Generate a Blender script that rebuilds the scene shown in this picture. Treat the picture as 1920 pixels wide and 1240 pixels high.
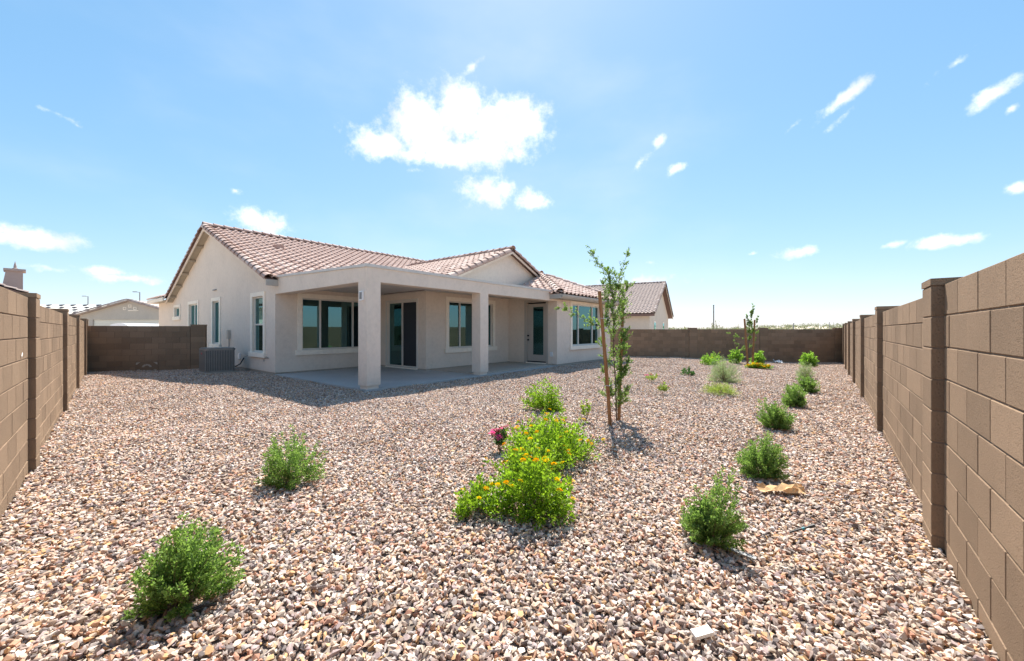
import bpy, bmesh, math, random
import numpy as np
from mathutils import Vector, Matrix
R = math.radians
random.seed(7)
scene = bpy.context.scene
for o in list(bpy.data.objects): bpy.data.objects.remove(o)
COL = scene.collection

# ------------------------------------------------------------------ camera
EYE = 1.382
cam_d = bpy.data.cameras.new('camera'); cam = bpy.data.objects.new('camera', cam_d); COL.objects.link(cam)
cam.location = (0, 0, EYE); cam.rotation_euler = (R(90), 0, 0)
cam_d.sensor_width = 36; cam_d.lens = 740/1920*36; cam_d.clip_start = 0.05; cam_d.clip_end = 9000
scene.camera = cam

def gz(X, Y):
    """height of the gravel over the yard: level, falling away towards the far right corner"""
    s = (X-2.73)*U[0] + (Y-2.57)*U[1]
    b = (X*V[0] + Y*V[1]) - 8.27
    t = np.clip((s-5)/17, 0, 1); w = np.clip(-b/8.0, 0, 1)
    return -0.33*t*t*(3-2*t)*w*w*(3-2*w)
TH = R(38.85)
U = (math.sin(TH), math.cos(TH)); V = (-math.cos(TH), math.sin(TH))
def und(X, Y):
    """raked unevenness of the gravel"""
    return .010*np.sin(2.3*X+1.4*np.sin(1.9*Y+.5))+.009*np.sin(3.1*Y-1.2*X+1.1*np.sin(2.7*X))+.004*np.sin(7.3*X+5.1*Y)
def ground(x, y):
    """a photo pixel on the gravel -> world point"""
    z = 0.0
    for _ in range(6):
        t = (z-EYE)/(-(y-620)/740.0); X = (x-960)/740.0*t; z = float(gz(X, t))
    return Vector((X, t, z))
def at(x, y, Y):
    return Vector(((x-960)/740*Y, Y, EYE-(y-620)/740*Y))

# ------------------------------------------------------------------ exposure
scene.view_settings.view_transform = 'Standard'; scene.view_settings.look = 'None'
scene.view_settings.exposure = 1.35; scene.view_settings.gamma = 1.0
scene.view_settings.use_curve_mapping = False
scene.render.engine = 'CYCLES'
scene.cycles.max_bounces = 6; scene.cycles.diffuse_bounces = 3; scene.cycles.glossy_bounces = 3; scene.cycles.transmission_bounces = 3; scene.cycles.transparent_max_bounces = 8

# ------------------------------------------------------------------ node helpers
class NT:
    def __init__(s, tree): s.t = tree; s.n = tree.nodes; s.l = tree.links
    def node(s, typ, **k):
        n = s.n.new(typ)
        for a, v in k.items(): setattr(n, a, v)
        return n
    def put(s, sock, v):
        if v is None: return
        if hasattr(v, 'is_linked') or hasattr(v, 'links'): s.l.new(v, sock)
        else: sock.default_value = v
    def math(s, op, a, b=None, c=None, clamp=False):
        n = s.n.new('ShaderNodeMath'); n.operation = op; n.use_clamp = clamp
        for i, v in enumerate((a, b, c)): s.put(n.inputs[i], v)
        return n.outputs[0]
    def vmath(s, op, a, b=None, scale=None):
        n = s.n.new('ShaderNodeVectorMath'); n.operation = op
        s.put(n.inputs[0], a); s.put(n.inputs[1], b)
        if scale is not None: s.put(n.inputs['Scale'], scale)
        return n.outputs['Value'] if op in ('DOT_PRODUCT', 'LENGTH') else n.outputs[0]
    def noise(s, vec, scale, detail=4, rough=.55, out='Fac'):
        n = s.n.new('ShaderNodeTexNoise'); s.put(n.inputs['Vector'], vec)
        n.inputs['Scale'].default_value = scale; n.inputs['Detail'].default_value = detail; n.inputs['Roughness'].default_value = rough
        return n.outputs[out]
    def ramp(s, fac, stops, interp='LINEAR'):
        n = s.n.new('ShaderNodeValToRGB'); cr = n.color_ramp; cr.interpolation = interp
        while len(cr.elements) < len(stops): cr.elements.new(0.5)
        for e, (p, c) in zip(cr.elements, stops): e.position = p; e.color = tuple(c)+(1,) if len(c) == 3 else c
        s.put(n.inputs[0], fac); return n.outputs[0]
    def mix(s, f, a, b, blend='MIX'):
        n = s.n.new('ShaderNodeMix'); n.data_type = 'RGBA'; n.blend_type = blend
        s.put(n.inputs[0], f)
        for i, v in ((6, a), (7, b)):
            if isinstance(v, tuple) and len(v) == 3: v = v+(1,)
            s.put(n.inputs[i], v)
        return n.outputs[2]
    def smooth(s, x, a, b):
        n = s.n.new('ShaderNodeMapRange'); n.interpolation_type = 'SMOOTHSTEP'
        s.put(n.inputs[0], x); n.inputs[1].default_value = a; n.inputs[2].default_value = b
        return n.outputs[0]

# ------------------------------------------------------------------ sky
SUN_EL, SUN_AZ = R(57.0), R(4.5)
world = bpy.data.worlds.new('World'); scene.world = world; world.use_nodes = True
w = NT(world.node_tree); w.n.clear()
wo = w.node('ShaderNodeOutputWorld'); bg = w.node('ShaderNodeBackground')
sky = w.node('ShaderNodeTexSky', sky_type='NISHITA'); sky.sun_disc = False
sky.sun_elevation = SUN_EL; sky.sun_rotation = SUN_AZ
sky.air_density = 1.0; sky.dust_density = 0.5; sky.ozone_density = 1.5; sky.altitude = 400
SKY = 0.15
tc = w.node('ShaderNodeTexCoord'); DIR = tc.outputs['Generated']
sep = w.node('ShaderNodeSeparateXYZ'); w.l.new(DIR, sep.inputs[0])
az = w.math('ARCTAN2', sep.outputs[0], sep.outputs[1]); el = w.math('ARCSINE', sep.outputs[2])
wn = w.noise(DIR, 9, 4, .55, 'Color')
wsep = w.node('ShaderNodeSeparateXYZ'); w.l.new(w.vmath('SUBTRACT', wn, (.5, .5, .5)), wsep.inputs[0])
azd = w.math('MULTIPLY_ADD', wsep.outputs[0], .055, az); eld = w.math('MULTIPLY_ADD', wsep.outputs[1], .04, el)
def pxdir(x, y): return math.atan((x-960)/740), math.atan((620-y)/math.hypot(740, x-960))
clouds = [  # photo pixel centre, half width, half height, tilt, strength
 (795,235,72,66,0,1.3),(865,215,66,60,0,1.3),(945,240,84,60,0,1.4),(715,268,66,30,0,1.1),(880,285,115,34,0,1.3),(770,290,70,22,0,1),
 (909,360,54,34,0,1.2),(1003,374,42,20,0,1),(887,130,26,10,30,.8),(488,414,62,27,-8,1.1),(449,357,18,8,0,.8),(55,446,105,22,0,1.1),
 (205,512,80,10,0,.7),(245,524,70,12,0,.8),(80,505,60,7,0,.5),(1583,180,60,17,28,.95),(1580,218,40,8,30,.45),(1872,178,58,18,22,1.1),(1909,200,20,8,20,.8),
 (1240,266,20,12,40,.7),(1208,302,28,10,30,.6),(1266,322,20,9,20,.7),(1763,452,64,15,4,1.1),(1673,460,24,8,12,.8),(1500,470,50,12,12,.8),
 (1912,350,26,14,0,1),(1800,112,46,10,30,.5),(1475,238,22,7,20,.6),(120,224,40,6,-15,.45),(770,318,22,8,0,.6),(1200,525,90,10,0,.6),(150,240,20,4,-10,.4),(1412,473,12,4,0,.5),(1226,494,14,5,0,.6)]
cl = []
for x, y, hw, hh, tilt, st in clouds:
    a0, e0 = pxdir(x, y); r = math.hypot(740, x-960)
    cl.append((a0, e0, hw*740/(r*r)*1.12, hh*r/(r*r+(620-y)**2)*1.12, R(tilt), st))
rc = random.Random(3)
for i in range(16):   # the same fair-weather cumulus goes on round the rest of the sky
    cl.append((R(62+i*15+rc.uniform(-5, 5)), R(rc.uniform(6, 38)), R(rc.uniform(3, 7)), R(rc.uniform(.9, 2.6)), R(rc.uniform(0, 20)), 1.0))
field = None
for a0, e0, ra, re, tl, st in cl:
    if a0 > math.pi: a0 -= 2*math.pi
    dx = w.math('SUBTRACT', azd, a0); dy = w.math('SUBTRACT', eld, e0)
    c, s_ = math.cos(tl), math.sin(tl)
    px_ = w.math('MULTIPLY_ADD', dx, c/ra, w.math('MULTIPLY', dy, s_/ra)); py_ = w.math('MULTIPLY_ADD', dx, -s_/re, w.math('MULTIPLY', dy, c/re))
    d2 = w.math('MULTIPLY_ADD', px_, px_, w.math('MULTIPLY', py_, py_))
    v_ = w.math('MULTIPLY_ADD', w.math('SUBTRACT', 1.0, w.math('SQRT', d2)), st, (st-1.1)*.22)
    field = v_ if field is None else w.math('SMOOTH_MAX', field, v_, .12)
fn = w.math('SUBTRACT', w.noise(DIR, 24, 9, .66), .5)
fl = w.math('MULTIPLY_ADD', fn, 2.3, field)
cmask = w.smooth(fl, -0.05, 0.95)
veil = w.smooth(w.noise(w.vmath('MULTIPLY', DIR, (1.0, 1.0, 2.2)), 2.3, 5, .5), .42, .85)
# one even grade over the whole sky: compress its range and cool it a little, as the camera did
sk = w.node('ShaderNodeSeparateXYZ'); w.l.new(w.vmath('SCALE', sky.outputs[0], scale=SKY), sk.inputs[0])
cmb = w.node('ShaderNodeCombineXYZ')
for i_, (t_, e_) in enumerate(((.90, .86), (.965, .60), (1.10, .47))): w.l.new(w.math('MULTIPLY', w.math('POWER', sk.outputs[i_], e_), t_*.405), cmb.inputs[i_])
skycol = cmb.outputs[0]
CLOUD = (0.56, 0.57, 0.59)
lowveil = w.math('MULTIPLY', veil, .32)
c1 = w.mix(lowveil, skycol, (0.40, 0.43, 0.46))
body = w.mix(w.smooth(w.noise(DIR, 13, 4), .42, .68), CLOUD, (0.40, 0.415, 0.445))
c2 = w.mix(w.math('MULTIPLY', cmask, .95), c1, body)
w.l.new(c2, bg.inputs[0]); bg.inputs[1].default_value = 1.0
w.l.new(bg.outputs[0], wo.inputs[0])
world.cycles.sampling_method = 'MANUAL'; world.cycles.sample_map_resolution = 256

sun_d = bpy.data.lights.new('sun', 'SUN'); sun_d.energy = 4.0; sun_d.angle = R(.53); sun_d.color = (1, .95, .87)
sun = bpy.data.objects.new('sun', sun_d); COL.objects.link(sun)
sdir = Vector((math.sin(SUN_AZ)*math.cos(SUN_EL), math.cos(SUN_AZ)*math.cos(SUN_EL), math.sin(SUN_EL)))
sun.rotation_euler = sdir.to_track_quat('Z', 'Y').to_euler(); sun.location = (0, 0, 30)

# ------------------------------------------------------------------ materials
def material(name):
    m = bpy.data.materials.new(name); m.use_nodes = True
    nt = NT(m.node_tree); p = m.node_tree.nodes['Principled BSDF']
    return m, nt, p
def objcoord(nt): return nt.node('ShaderNodeTexCoord').outputs['Object']
def bump(nt, p, h, strength, dist):
    b = nt.node('ShaderNodeBump'); b.inputs['Strength'].default_value = strength; b.inputs['Distance'].default_value = dist
    nt.put(b.inputs['Height'], h); nt.l.new(b.outputs[0], p.inputs['Normal'])
def orand(nt): return nt.node('ShaderNodeObjectInfo').outputs['Random']

def m_plain(name, col, rough=.6, var=.08, scale=6, metal=0, bs=0, bscale=60, spec=.5):
    m, nt, p = material(name); co = objcoord(nt)
    c2 = tuple(x*(1-var) for x in col); c3 = tuple(min(1, x*(1+var)) for x in col)
    nt.l.new(nt.ramp(nt.noise(co, scale, 5, .6), [(.3, c2), (.7, c3)]), p.inputs['Base Color'])
    p.inputs['Roughness'].default_value = rough; p.inputs['Metallic'].default_value = metal; p.inputs['Specular IOR Level'].default_value = spec
    if bs: bump(nt, p, nt.noise(co, bscale, 4), bs, .004)
    return m
def m_stucco(name, col):
    m, nt, p = material(name); co = objcoord(nt)
    big = nt.noise(co, 1.1, 5, .6); mid = nt.noise(co, 9, 5, .62); fine = nt.noise(co, 95, 3, .6)
    f = nt.math('MULTIPLY_ADD', mid, .5, nt.math('MULTIPLY', big, .5))
    nt.l.new(nt.ramp(f, [(.34, tuple(x*.90 for x in col)), (.5, col), (.66, tuple(x*1.06 for x in col))]), p.inputs['Base Color'])
    p.inputs['Roughness'].default_value = .92; p.inputs['Specular IOR Level'].default_value = .2
    bump(nt, p, nt.math('MULTIPLY_ADD', fine, .5, mid), .55, .012)
    return m
def m_block(name, col):
    m, nt, p = material(name); co = objcoord(nt); r = orand(nt)
    geo = nt.node('ShaderNodeNewGeometry').outputs['Position']
    tone = nt.math('MULTIPLY_ADD', r, .30, .85)
    grain = nt.noise(co, 120, 3, .7); big = nt.noise(geo, 1.3, 4)
    c = nt.ramp(nt.math('MULTIPLY_ADD', grain, .45, nt.math('MULTIPLY', big, .55)), [(.3, tuple(x*.8 for x in col)), (.52, col), (.72, tuple(x*1.13 for x in col))])
    nt.l.new(nt.vmath('SCALE', c, scale=tone), p.inputs['Base Color'])
    p.inputs['Roughness'].default_value = .95; p.inputs['Specular IOR Level'].default_value = .15
    pits = nt.smooth(nt.noise(co, 170, 2, .5), .30, .42)
    bump(nt, p, nt.math('MULTIPLY_ADD', grain, .6, pits), .85, .006)
    return m
def m_tile(name, a, b, c):
    m, nt, p = material(name); co = objcoord(nt); r = orand(nt)
    geo = nt.node('ShaderNodeNewGeometry').outputs['Position']
    cell = nt.noise(geo, 2.6, 3, .8)
    f = nt.math('ADD', nt.math('MULTIPLY', r, .45), nt.math('MULTIPLY', cell, .55))
    col = nt.ramp(f, [(.25, a), (.5, b), (.75, c)])
    dirt = nt.noise(geo, 30, 4, .7)
    nt.l.new(nt.mix(nt.math('MULTIPLY', dirt, .25), col, tuple(x*.62 for x in a)), p.inputs['Base Color'])
    p.inputs['Roughness'].default_value = .8; p.inputs['Specular IOR Level'].default_value = .3
    bump(nt, p, nt.noise(geo, 90, 3), .3, .004)
    return m
def m_leaf(name, lo, hi, trans=.45, gloss=.45):
    m, nt, p = material(name)
    geo = nt.node('ShaderNodeNewGeometry')
    rnd = nt.node('ShaderNodeNewGeometry').outputs['Random Per Island']
    f = nt.math('MULTIPLY_ADD', nt.noise(geo.outputs['Position'], 9, 2), .6, nt.math('MULTIPLY', rnd, .55))
    col = nt.ramp(f, [(.25, lo), (.85, hi)])
    nt.l.new(col, p.inputs['Base Color']); p.inputs['Roughness'].default_value = gloss; p.inputs['Specular IOR Level'].default_value = .35
    tr = nt.node('ShaderNodeBsdfTranslucent'); nt.l.new(nt.mix(.45, col, (hi[0]*1.5, hi[1]*1.55, hi[2]*.6)), tr.inputs[0])
    mx = nt.node('ShaderNodeMixShader'); mx.inputs[0].default_value = trans
    nt.l.new(p.outputs[0], mx.inputs[1]); nt.l.new(tr.outputs[0], mx.inputs[2])
    nt.l.new(mx.outputs[0], m.node_tree.nodes['Material Output'].inputs[0])
    return m
def m_glass(name, tint, base=.10):
    m = bpy.data.materials.new(name); m.use_nodes = True; nt = NT(m.node_tree); nt.n.clear()
    out = nt.node('ShaderNodeOutputMaterial'); t = nt.node('ShaderNodeBsdfTransparent'); t.inputs[0].default_value = tint+(1,)
    g = nt.node('ShaderNodeBsdfGlossy'); g.inputs['Roughness'].default_value = .004; g.inputs[0].default_value = (.46, .86, .90, 1)
    fr = nt.node('ShaderNodeFresnel'); fr.inputs[0].default_value = 1.5
    mx = nt.node('ShaderNodeMixShader'); nt.l.new(nt.math('ADD', fr.outputs[0], base, clamp=True), mx.inputs[0])
    nt.l.new(t.outputs[0], mx.inputs[1]); nt.l.new(g.outputs[0], mx.inputs[2]); nt.l.new(mx.outputs[0], out.inputs[0])
    return m
def m_rock():
    m, nt, p = material('rock'); co = objcoord(nt); r = orand(nt)
    stops = [(0, (.47,.39,.31)), (.09, (.56,.49,.41)), (.17, (.26,.215,.19)), (.26, (.60,.56,.51)), (.34, (.42,.28,.19)), (.41, (.34,.325,.31)),
             (.50, (.52,.41,.32)), (.59, (.52,.355,.19)), (.65, (.37,.315,.31)), (.73, (.70,.66,.59)), (.78, (.43,.39,.32)), (.86, (.16,.145,.14)), (.93, (.44,.255,.18))]
    c = nt.ramp(r, stops, 'CONSTANT')
    n1 = nt.noise(nt.vmath('ADD', co, nt.vmath('SCALE', nt.node('ShaderNodeObjectInfo').outputs['Location'], scale=3.0)), 45, 4, .65)
    c = nt.vmath('MULTIPLY', nt.vmath('SCALE', c, scale=nt.math('MULTIPLY_ADD', nt.math('MULTIPLY_ADD', nt.noise(nt.node('ShaderNodeObjectInfo').outputs['Location'], 1.1, 4), .5, nt.math('MULTIPLY', n1, .5)), .85, .56)), (1.10, .985, .94))
    nt.l.new(c, p.inputs['Base Color']); p.inputs['Roughness'].default_value = .8; p.inputs['Specular IOR Level'].default_value = .35
    bump(nt, p, nt.noise(co, 150, 3), .35, .003)
    return m
def m_soil(name, stops, scale):
    m, nt, p = material(name); co = objcoord(nt)
    vo = nt.node('ShaderNodeTexVoronoi'); nt.l.new(co, vo.inputs[0]); vo.inputs['Scale'].default_value = scale
    sp = nt.node('ShaderNodeSeparateColor'); nt.l.new(vo.outputs['Color'], sp.inputs[0])
    nt.l.new(nt.mix(nt.math('MULTIPLY', nt.noise(co, .12, 6), .5), nt.ramp(sp.outputs[0], stops), stops[0][1]), p.inputs['Base Color'])
    p.inputs['Roughness'].default_value = .95
    bump(nt, p, vo.outputs['Distance'], .5, .01)
    return m
def m_slab():
    m, nt, p = material('concrete'); co = objcoord(nt)
    nt.l.new(nt.ramp(nt.math('MULTIPLY_ADD', nt.noise(co, 14, 6, .7), .5, nt.math('MULTIPLY', nt.noise(co, .9, 5), .5)), [(.32, (.33,.33,.33)), (.68, (.47,.47,.46))]), p.inputs['Base Color'])
    p.inputs['Roughness'].default_value = .62
    bump(nt, p, nt.noise(co, 70, 4), .2, .003)
    return m
def m_wood():
    m, nt, p = material('stake_wood'); co = nt.vmath('MULTIPLY', objcoord(nt), (14, 14, 1.2))
    nt.l.new(nt.ramp(nt.noise(co, 3.0, 6, .65), [(.3, (.17,.075,.028)), (.55, (.32,.155,.06)), (.75, (.42,.225,.10))]), p.inputs['Base Color'])
    p.inputs['Roughness'].default_value = .85; bump(nt, p, nt.noise(co, 6, 5), .5, .004)
    return m
def m_emit(name, col, s):
    m = bpy.data.materials.new(name); m.use_nodes = True; p = m.node_tree.nodes['Principled BSDF']
    p.inputs['Base Color'].default_value = col+(1,); p.inputs['Emission Color'].default_value = col+(1,); p.inputs['Emission Strength'].default_value = s
    return m

M = dict(
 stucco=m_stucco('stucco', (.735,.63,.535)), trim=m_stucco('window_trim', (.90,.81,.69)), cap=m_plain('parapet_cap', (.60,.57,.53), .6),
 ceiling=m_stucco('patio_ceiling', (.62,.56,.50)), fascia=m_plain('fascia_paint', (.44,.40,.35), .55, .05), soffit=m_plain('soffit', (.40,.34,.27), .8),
 found=m_plain('foundation', (.42,.36,.30), .95, .15, 12), block=m_block('fence_block', (.268,.184,.122)), mortar=m_plain('mortar', (.20,.14,.10), .95, .1, 40),
 tile=m_tile('clay_tile', (.36,.225,.18), (.51,.36,.30), (.66,.52,.45)), tile2=m_tile('brown_tile', (.24,.175,.15), (.35,.275,.245), (.48,.40,.365)),
 deck=m_plain('roof_deck', (.16,.10,.085), .9), glass=m_glass('window_glass', (.13,.27,.29), .15), dglass=m_glass('door_glass', (.62,.74,.74), .0),
 vinyl=m_plain('vinyl_frame', (.66,.62,.56), .4, .03), screen=m_plain('insect_screen', (.022,.027,.034), .7, .1, 200), slab=m_slab(),
 door=m_plain('door_paint', (.46,.41,.36), .5, .03), black=m_plain('black_metal', (.012,.012,.014), .35, .1, 20, .6), blind=m_plain('blind', (.50,.52,.50), .6),
 inner=m_plain('interior_paint', (.42,.40,.36), .8), ac=m_plain('ac_paint', (.235,.225,.21), .5, .08, 5, .2), acdark=m_plain('dark_grey', (.04,.042,.045), .6), red=m_plain('badge', (.45,.08,.09), .5),  # acdark: one near-black grey for the coil, door backing and van window
 white=m_plain('white_plastic', (.78,.78,.78), .4, .04), grey=m_plain('grey_metal', (.25,.25,.25), .5, .1, 8, .3), wood=m_wood(), wire=m_plain('wire', (.55,.55,.55), .3, .05, 10, .9),
 bark=m_plain('bark', (.12,.085,.06), .9, .3, 40, 0, .6), twig=m_plain('twig', (.20,.15,.08), .9, .3, 40), rock=m_rock(),
 soil=m_soil('gravel_bed', [(0, (.13,.10,.08)), (.5, (.24,.19,.155)), (1, (.36,.30,.25))], 30), desert=m_soil('desert_soil', [(0, (.44,.35,.26)), (1, (.58,.48,.38))], .5),
 sage=m_leaf('sage_leaf', (.085,.17,.045), (.26,.40,.12), .48), lant=m_leaf('lantana_leaf', (.06,.15,.012), (.30,.47,.04), .5), tleaf=m_leaf('tree_leaf', (.09,.16,.05), (.27,.40,.11), .48),
 bright=m_leaf('bright_leaf', (.11,.26,.04), (.32,.52,.09), .5), silver=m_leaf('silver_leaf', (.20,.29,.15), (.44,.53,.32), .35, .7), lime=m_leaf('lime_leaf', (.14,.22,.04), (.36,.45,.11), .45),
 dark=m_leaf('dark_leaf', (.03,.09,.03), (.09,.20,.06), .35), scrub=m_leaf('scrub', (.15,.17,.10), (.32,.33,.22), .2, .9),
 yellow=m_plain('yellow_petal', (.74,.42,.0), .6, .3, 50, spec=0.0), orange=m_plain('orange_petal', (.64,.24,.0), .6, .2, 50, spec=0.0), pink=m_plain('pink_petal', (.70,.06,.21), .6, .25, 50, spec=0.0),
 paper=m_plain('kraft_paper', (.60,.38,.19), .85, .35, 14), scrap=m_plain('white_scrap', (.82,.80,.76), .8), tube=m_plain('drip_tube', (.02,.02,.022), .5), band=m_plain('teal_band', (.02,.25,.30), .5),
 felt=m_plain('roof_felt', (.74,.69,.60), .9, .06, 3), stack=m_plain('tile_stack', (.075,.07,.085), .8, .3, 6), chim=m_stucco('chimney_stucco', (.40,.32,.285)), garage=m_plain('garage_door', (.72,.68,.58), .6, .03),
 nstucco=m_stucco('neighbour_stucco', (.50,.45,.39)), nwall=m_stucco('pale_stucco', (.58,.51,.44)), lens=m_emit('lamp_lens', (1.0,.80,.55), 3.0), car=m_plain('car_paint', (.82,.83,.85), .15, .01, 1), purple=m_plain('purple_petal', (.34,.16,.42), .6, .2, 40))

# ------------------------------------------------------------------ mesh helpers
class MB:
    def __init__(s): s.v = []; s.f = []
    def quad(s, *p): n = len(s.v); s.v += [tuple(q) for q in p]; s.f.append(tuple(range(n, n+len(p)))); return s
    def box(s, x0, x1, y0, y1, z0, z1, ch=0):
        n = len(s.v); s.v += [(x, y, z) for z in (z0, z1) for y in (y0, y1) for x in (x0, x1)]
        s.f += [tuple(n+i for i in q) for q in ((0,2,3,1), (4,5,7,6), (0,1,5,4), (2,6,7,3), (0,4,6,2), (1,3,7,5))]; return s
    def hull8(s, pts):
        n = len(s.v); s.v += [tuple(p) for p in pts]
        s.f += [tuple(n+i for i in q) for q in ((0,2,3,1), (4,5,7,6), (0,1,5,4), (2,6,7,3), (0,4,6,2), (1,3,7,5))]; return s
    def prism(s, poly, axis, c0, c1):
        """poly of 2D points extruded along axis (0,1,2) from c0 to c1"""
        n = len(s.v); k = len(poly)
        def P(p, c): q = list(p); q.insert(axis, c); return tuple(q)
        s.v += [P(p, c0) for p in poly] + [P(p, c1) for p in poly]
        s.f.append(tuple(range(n+k-1, n-1, -1))); s.f.append(tuple(range(n+k, n+2*k)))
        for i in range(k): j = (i+1) % k; s.f.append((n+i, n+j, n+k+j, n+k+i))
        return s
    def slab3(s, poly, t):
        """3D polygon with thickness t below it"""
        n = len(s.v); k = len(poly); s.v += [tuple(p) for p in poly] + [(p[0], p[1], p[2]-t) for p in poly]
        s.f.append(tuple(range(n, n+k))); s.f.append(tuple(range(n+2*k-1, n+k-1, -1)))
        for i in range(k): j = (i+1) % k; s.f.append((n+i, n+k+i, n+k+j, n+j))
        return s
    def tube(s, path, radii, k=6, caps=True):
        rings = []; path = [Vector(p) for p in path]
        if not hasattr(radii, '__len__'): radii = [radii]*len(path)
        for i, p in enumerate(path):
            d = (path[min(i+1, len(path)-1)]-path[max(i-1, 0)]).normalized()
            a = d.cross(Vector((0, 0, 1)) if abs(d.z) < .9 else Vector((1, 0, 0))).normalized(); b = d.cross(a)
            n = len(s.v)
            for j in range(k): t = 2*math.pi*j/k; q = p+(a*math.cos(t)+b*math.sin(t))*radii[i]; s.v.append(tuple(q))
            rings.append(n)
        for a, b in zip(rings, rings[1:]):
            for j in range(k): s.f.append((a+j, a+(j+1) % k, b+(j+1) % k, b+j))
        if caps: s.f.append(tuple(rings[0]+j for j in range(k-1, -1, -1))); s.f.append(tuple(rings[-1]+j for j in range(k)))
        return s
    def lathe(s, prof, k=12, c=(0, 0, 0)):
        n = len(s.v)
        for r, z in prof:
            for j in range(k): t = 2*math.pi*j/k; s.v.append((c[0]+r*math.cos(t), c[1]+r*math.sin(t), c[2]+z))
        for i in range(len(prof)-1):
            for j in range(k): s.f.append((n+i*k+j, n+i*k+(j+1) % k, n+(i+1)*k+(j+1) % k, n+(i+1)*k+j))
        s.f.append(tuple(n+j for j in range(k-1, -1, -1))); s.f.append(tuple(n+(len(prof)-1)*k+j for j in range(k)))
        return s
    def data(s, name, mat, smooth=False):
        me = bpy.data.meshes.new(name); me.from_pydata(s.v, [], s.f); me.materials.append(M[mat] if isinstance(mat, str) else mat)
        bm = bmesh.new(); bm.from_mesh(me); bmesh.ops.recalc_face_normals(bm, faces=bm.faces); bm.to_mesh(me); bm.free()
        if smooth:
            for p in me.polygons: p.use_smooth = True
        return me
    def build(s, name, mat, parent=None, smooth=False, loc=None):
        return link(name, s.data(name, mat, smooth), parent, loc)
def link(name, me, parent=None, loc=None):
    o = bpy.data.objects.new(name, me); COL.objects.link(o)
    if parent is not None: o.parent = parent
    if loc is not None: o.location = loc
    return o
def npmesh(name, verts, faces, mat):
    verts = np.asarray(verts, dtype=np.float32); faces = np.asarray(faces, dtype=np.int32)
    me = bpy.data.meshes.new(name); k = faces.shape[1]
    me.vertices.add(len(verts)); me.vertices.foreach_set('co', verts.ravel())
    me.loops.add(faces.size); me.loops.foreach_set('vertex_index', faces.ravel())
    me.polygons.add(len(faces)); me.polygons.foreach_set('loop_start', np.arange(0, faces.size, k, dtype=np.int32))
    me.update(calc_edges=True); me.materials.append(M[mat]); return me
def tag(o, label=None, cat=None, group=None, kind=None):
    if label: o['label'] = label
    if cat: o['category'] = cat
    if group: o['group'] = group
    if kind: o['kind'] = kind
    return o
def thing(name, label, cat, loc=(0, 0, 0), rotz=0, group=None):
    o = bpy.data.objects.new(name, None); COL.objects.link(o); o.location = loc; o.rotation_euler = (0, 0, rotz)
    return tag(o, label, cat, group)
def part(name, mb, mat, parent, **k): return mb.build(name, mat, parent, **k)

# ------------------------------------------------------------------ terrain and yard
PF = Vector((2.73, 2.57)); uu = Vector(U); vv = Vector(V)          # first pilaster of the right fence
LD = Vector((-math.sin(R(45.5)), math.cos(R(45.5)))); PL = Vector((-4.82, 4.0))
LN = Vector((LD.y, -LD.x))                                          # normal of the left fence, into the yard
CORNER = Vector((.04, -.77)); FARY = 21.25
C0 = Vector((-3.3327, 9.0503))
def HW(a, b): p = C0+uu*a+vv*b; return (p.x, p.y)
farR = PF+uu*((FARY-PF.y)/uu.y); leftEnd = PL+LD*13.15; gapEnd = Vector((-11.2, 14.42))
_q = (farR.x+.05, farR.y-.03)
YARD = [(CORNER.x, CORNER.y-.07), _q, (3.5, FARY), HW(12.9, 6), HW(12.9, 0), HW(8.11, 0), HW(8.11, .02), HW(0.02, .02), HW(0, 5.21), HW(0, 10.2), (gapEnd.x, gapEnd.y+.02), (leftEnd.x-.04, leftEnd.y-.03)]
def inside(P, poly):
    x, y = P[:, 0], P[:, 1]; r = np.zeros(len(P), bool); n = len(poly)
    for i in range(n):
        (x1, y1), (x2, y2) = poly[i], poly[(i+1) % n]
        if y1 == y2: continue
        c = (y1 > y) != (y2 > y); r ^= c & (x < (x2-x1)*(y-y1)/(y2-y1)+x1)
    return r
def terrain():
    # one desert sheet out to the horizon, with a low rise beyond the far fence
    rs = np.concatenate([np.linspace(0, 60, 9), np.geomspace(75, 5000, 34)]); n = 96
    vs = [(0, 0, -.62)]; fs = []
    for r in rs[1:]:
        for j in range(n):
            t = 2*math.pi*j/n; X, Y = r*math.sin(t), r*math.cos(t); azd_ = math.degrees(math.atan2(X, Y))
            rise = min(max((r-70)/330, 0), 1); rise = rise*rise*(3-2*rise)
            lift = 1.3+3.1*math.exp(-((azd_-38)/14)**2)+1.0*math.sin(azd_*.35+r*.004)
            vs.append((X, Y, -.62+rise*max(lift, .4)*(1 if r < 900 else 1)))
    for j in range(n): fs.append((0, 1+j, 1+(j+1) % n))
    for i in range(len(rs)-2):
        for j in range(n): a = 1+i*n; fs.append((a+j, a+n+j, a+n+(j+1) % n, a+(j+1) % n))
    mb = MB(); mb.v = vs; mb.f = fs
    return tag(mb.build('ground', 'desert', smooth=True), kind='structure')
def terrain_h(X, Y):
    r = math.hypot(X, Y); azd_ = math.degrees(math.atan2(X, Y)); rise = min(max((r-70)/330, 0), 1); rise = rise*rise*(3-2*rise)
    return -.62+rise*max(1.3+3.1*math.exp(-((azd_-38)/14)**2)+1.0*math.sin(azd_*.35+r*.004), .4)
terrain()
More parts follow.
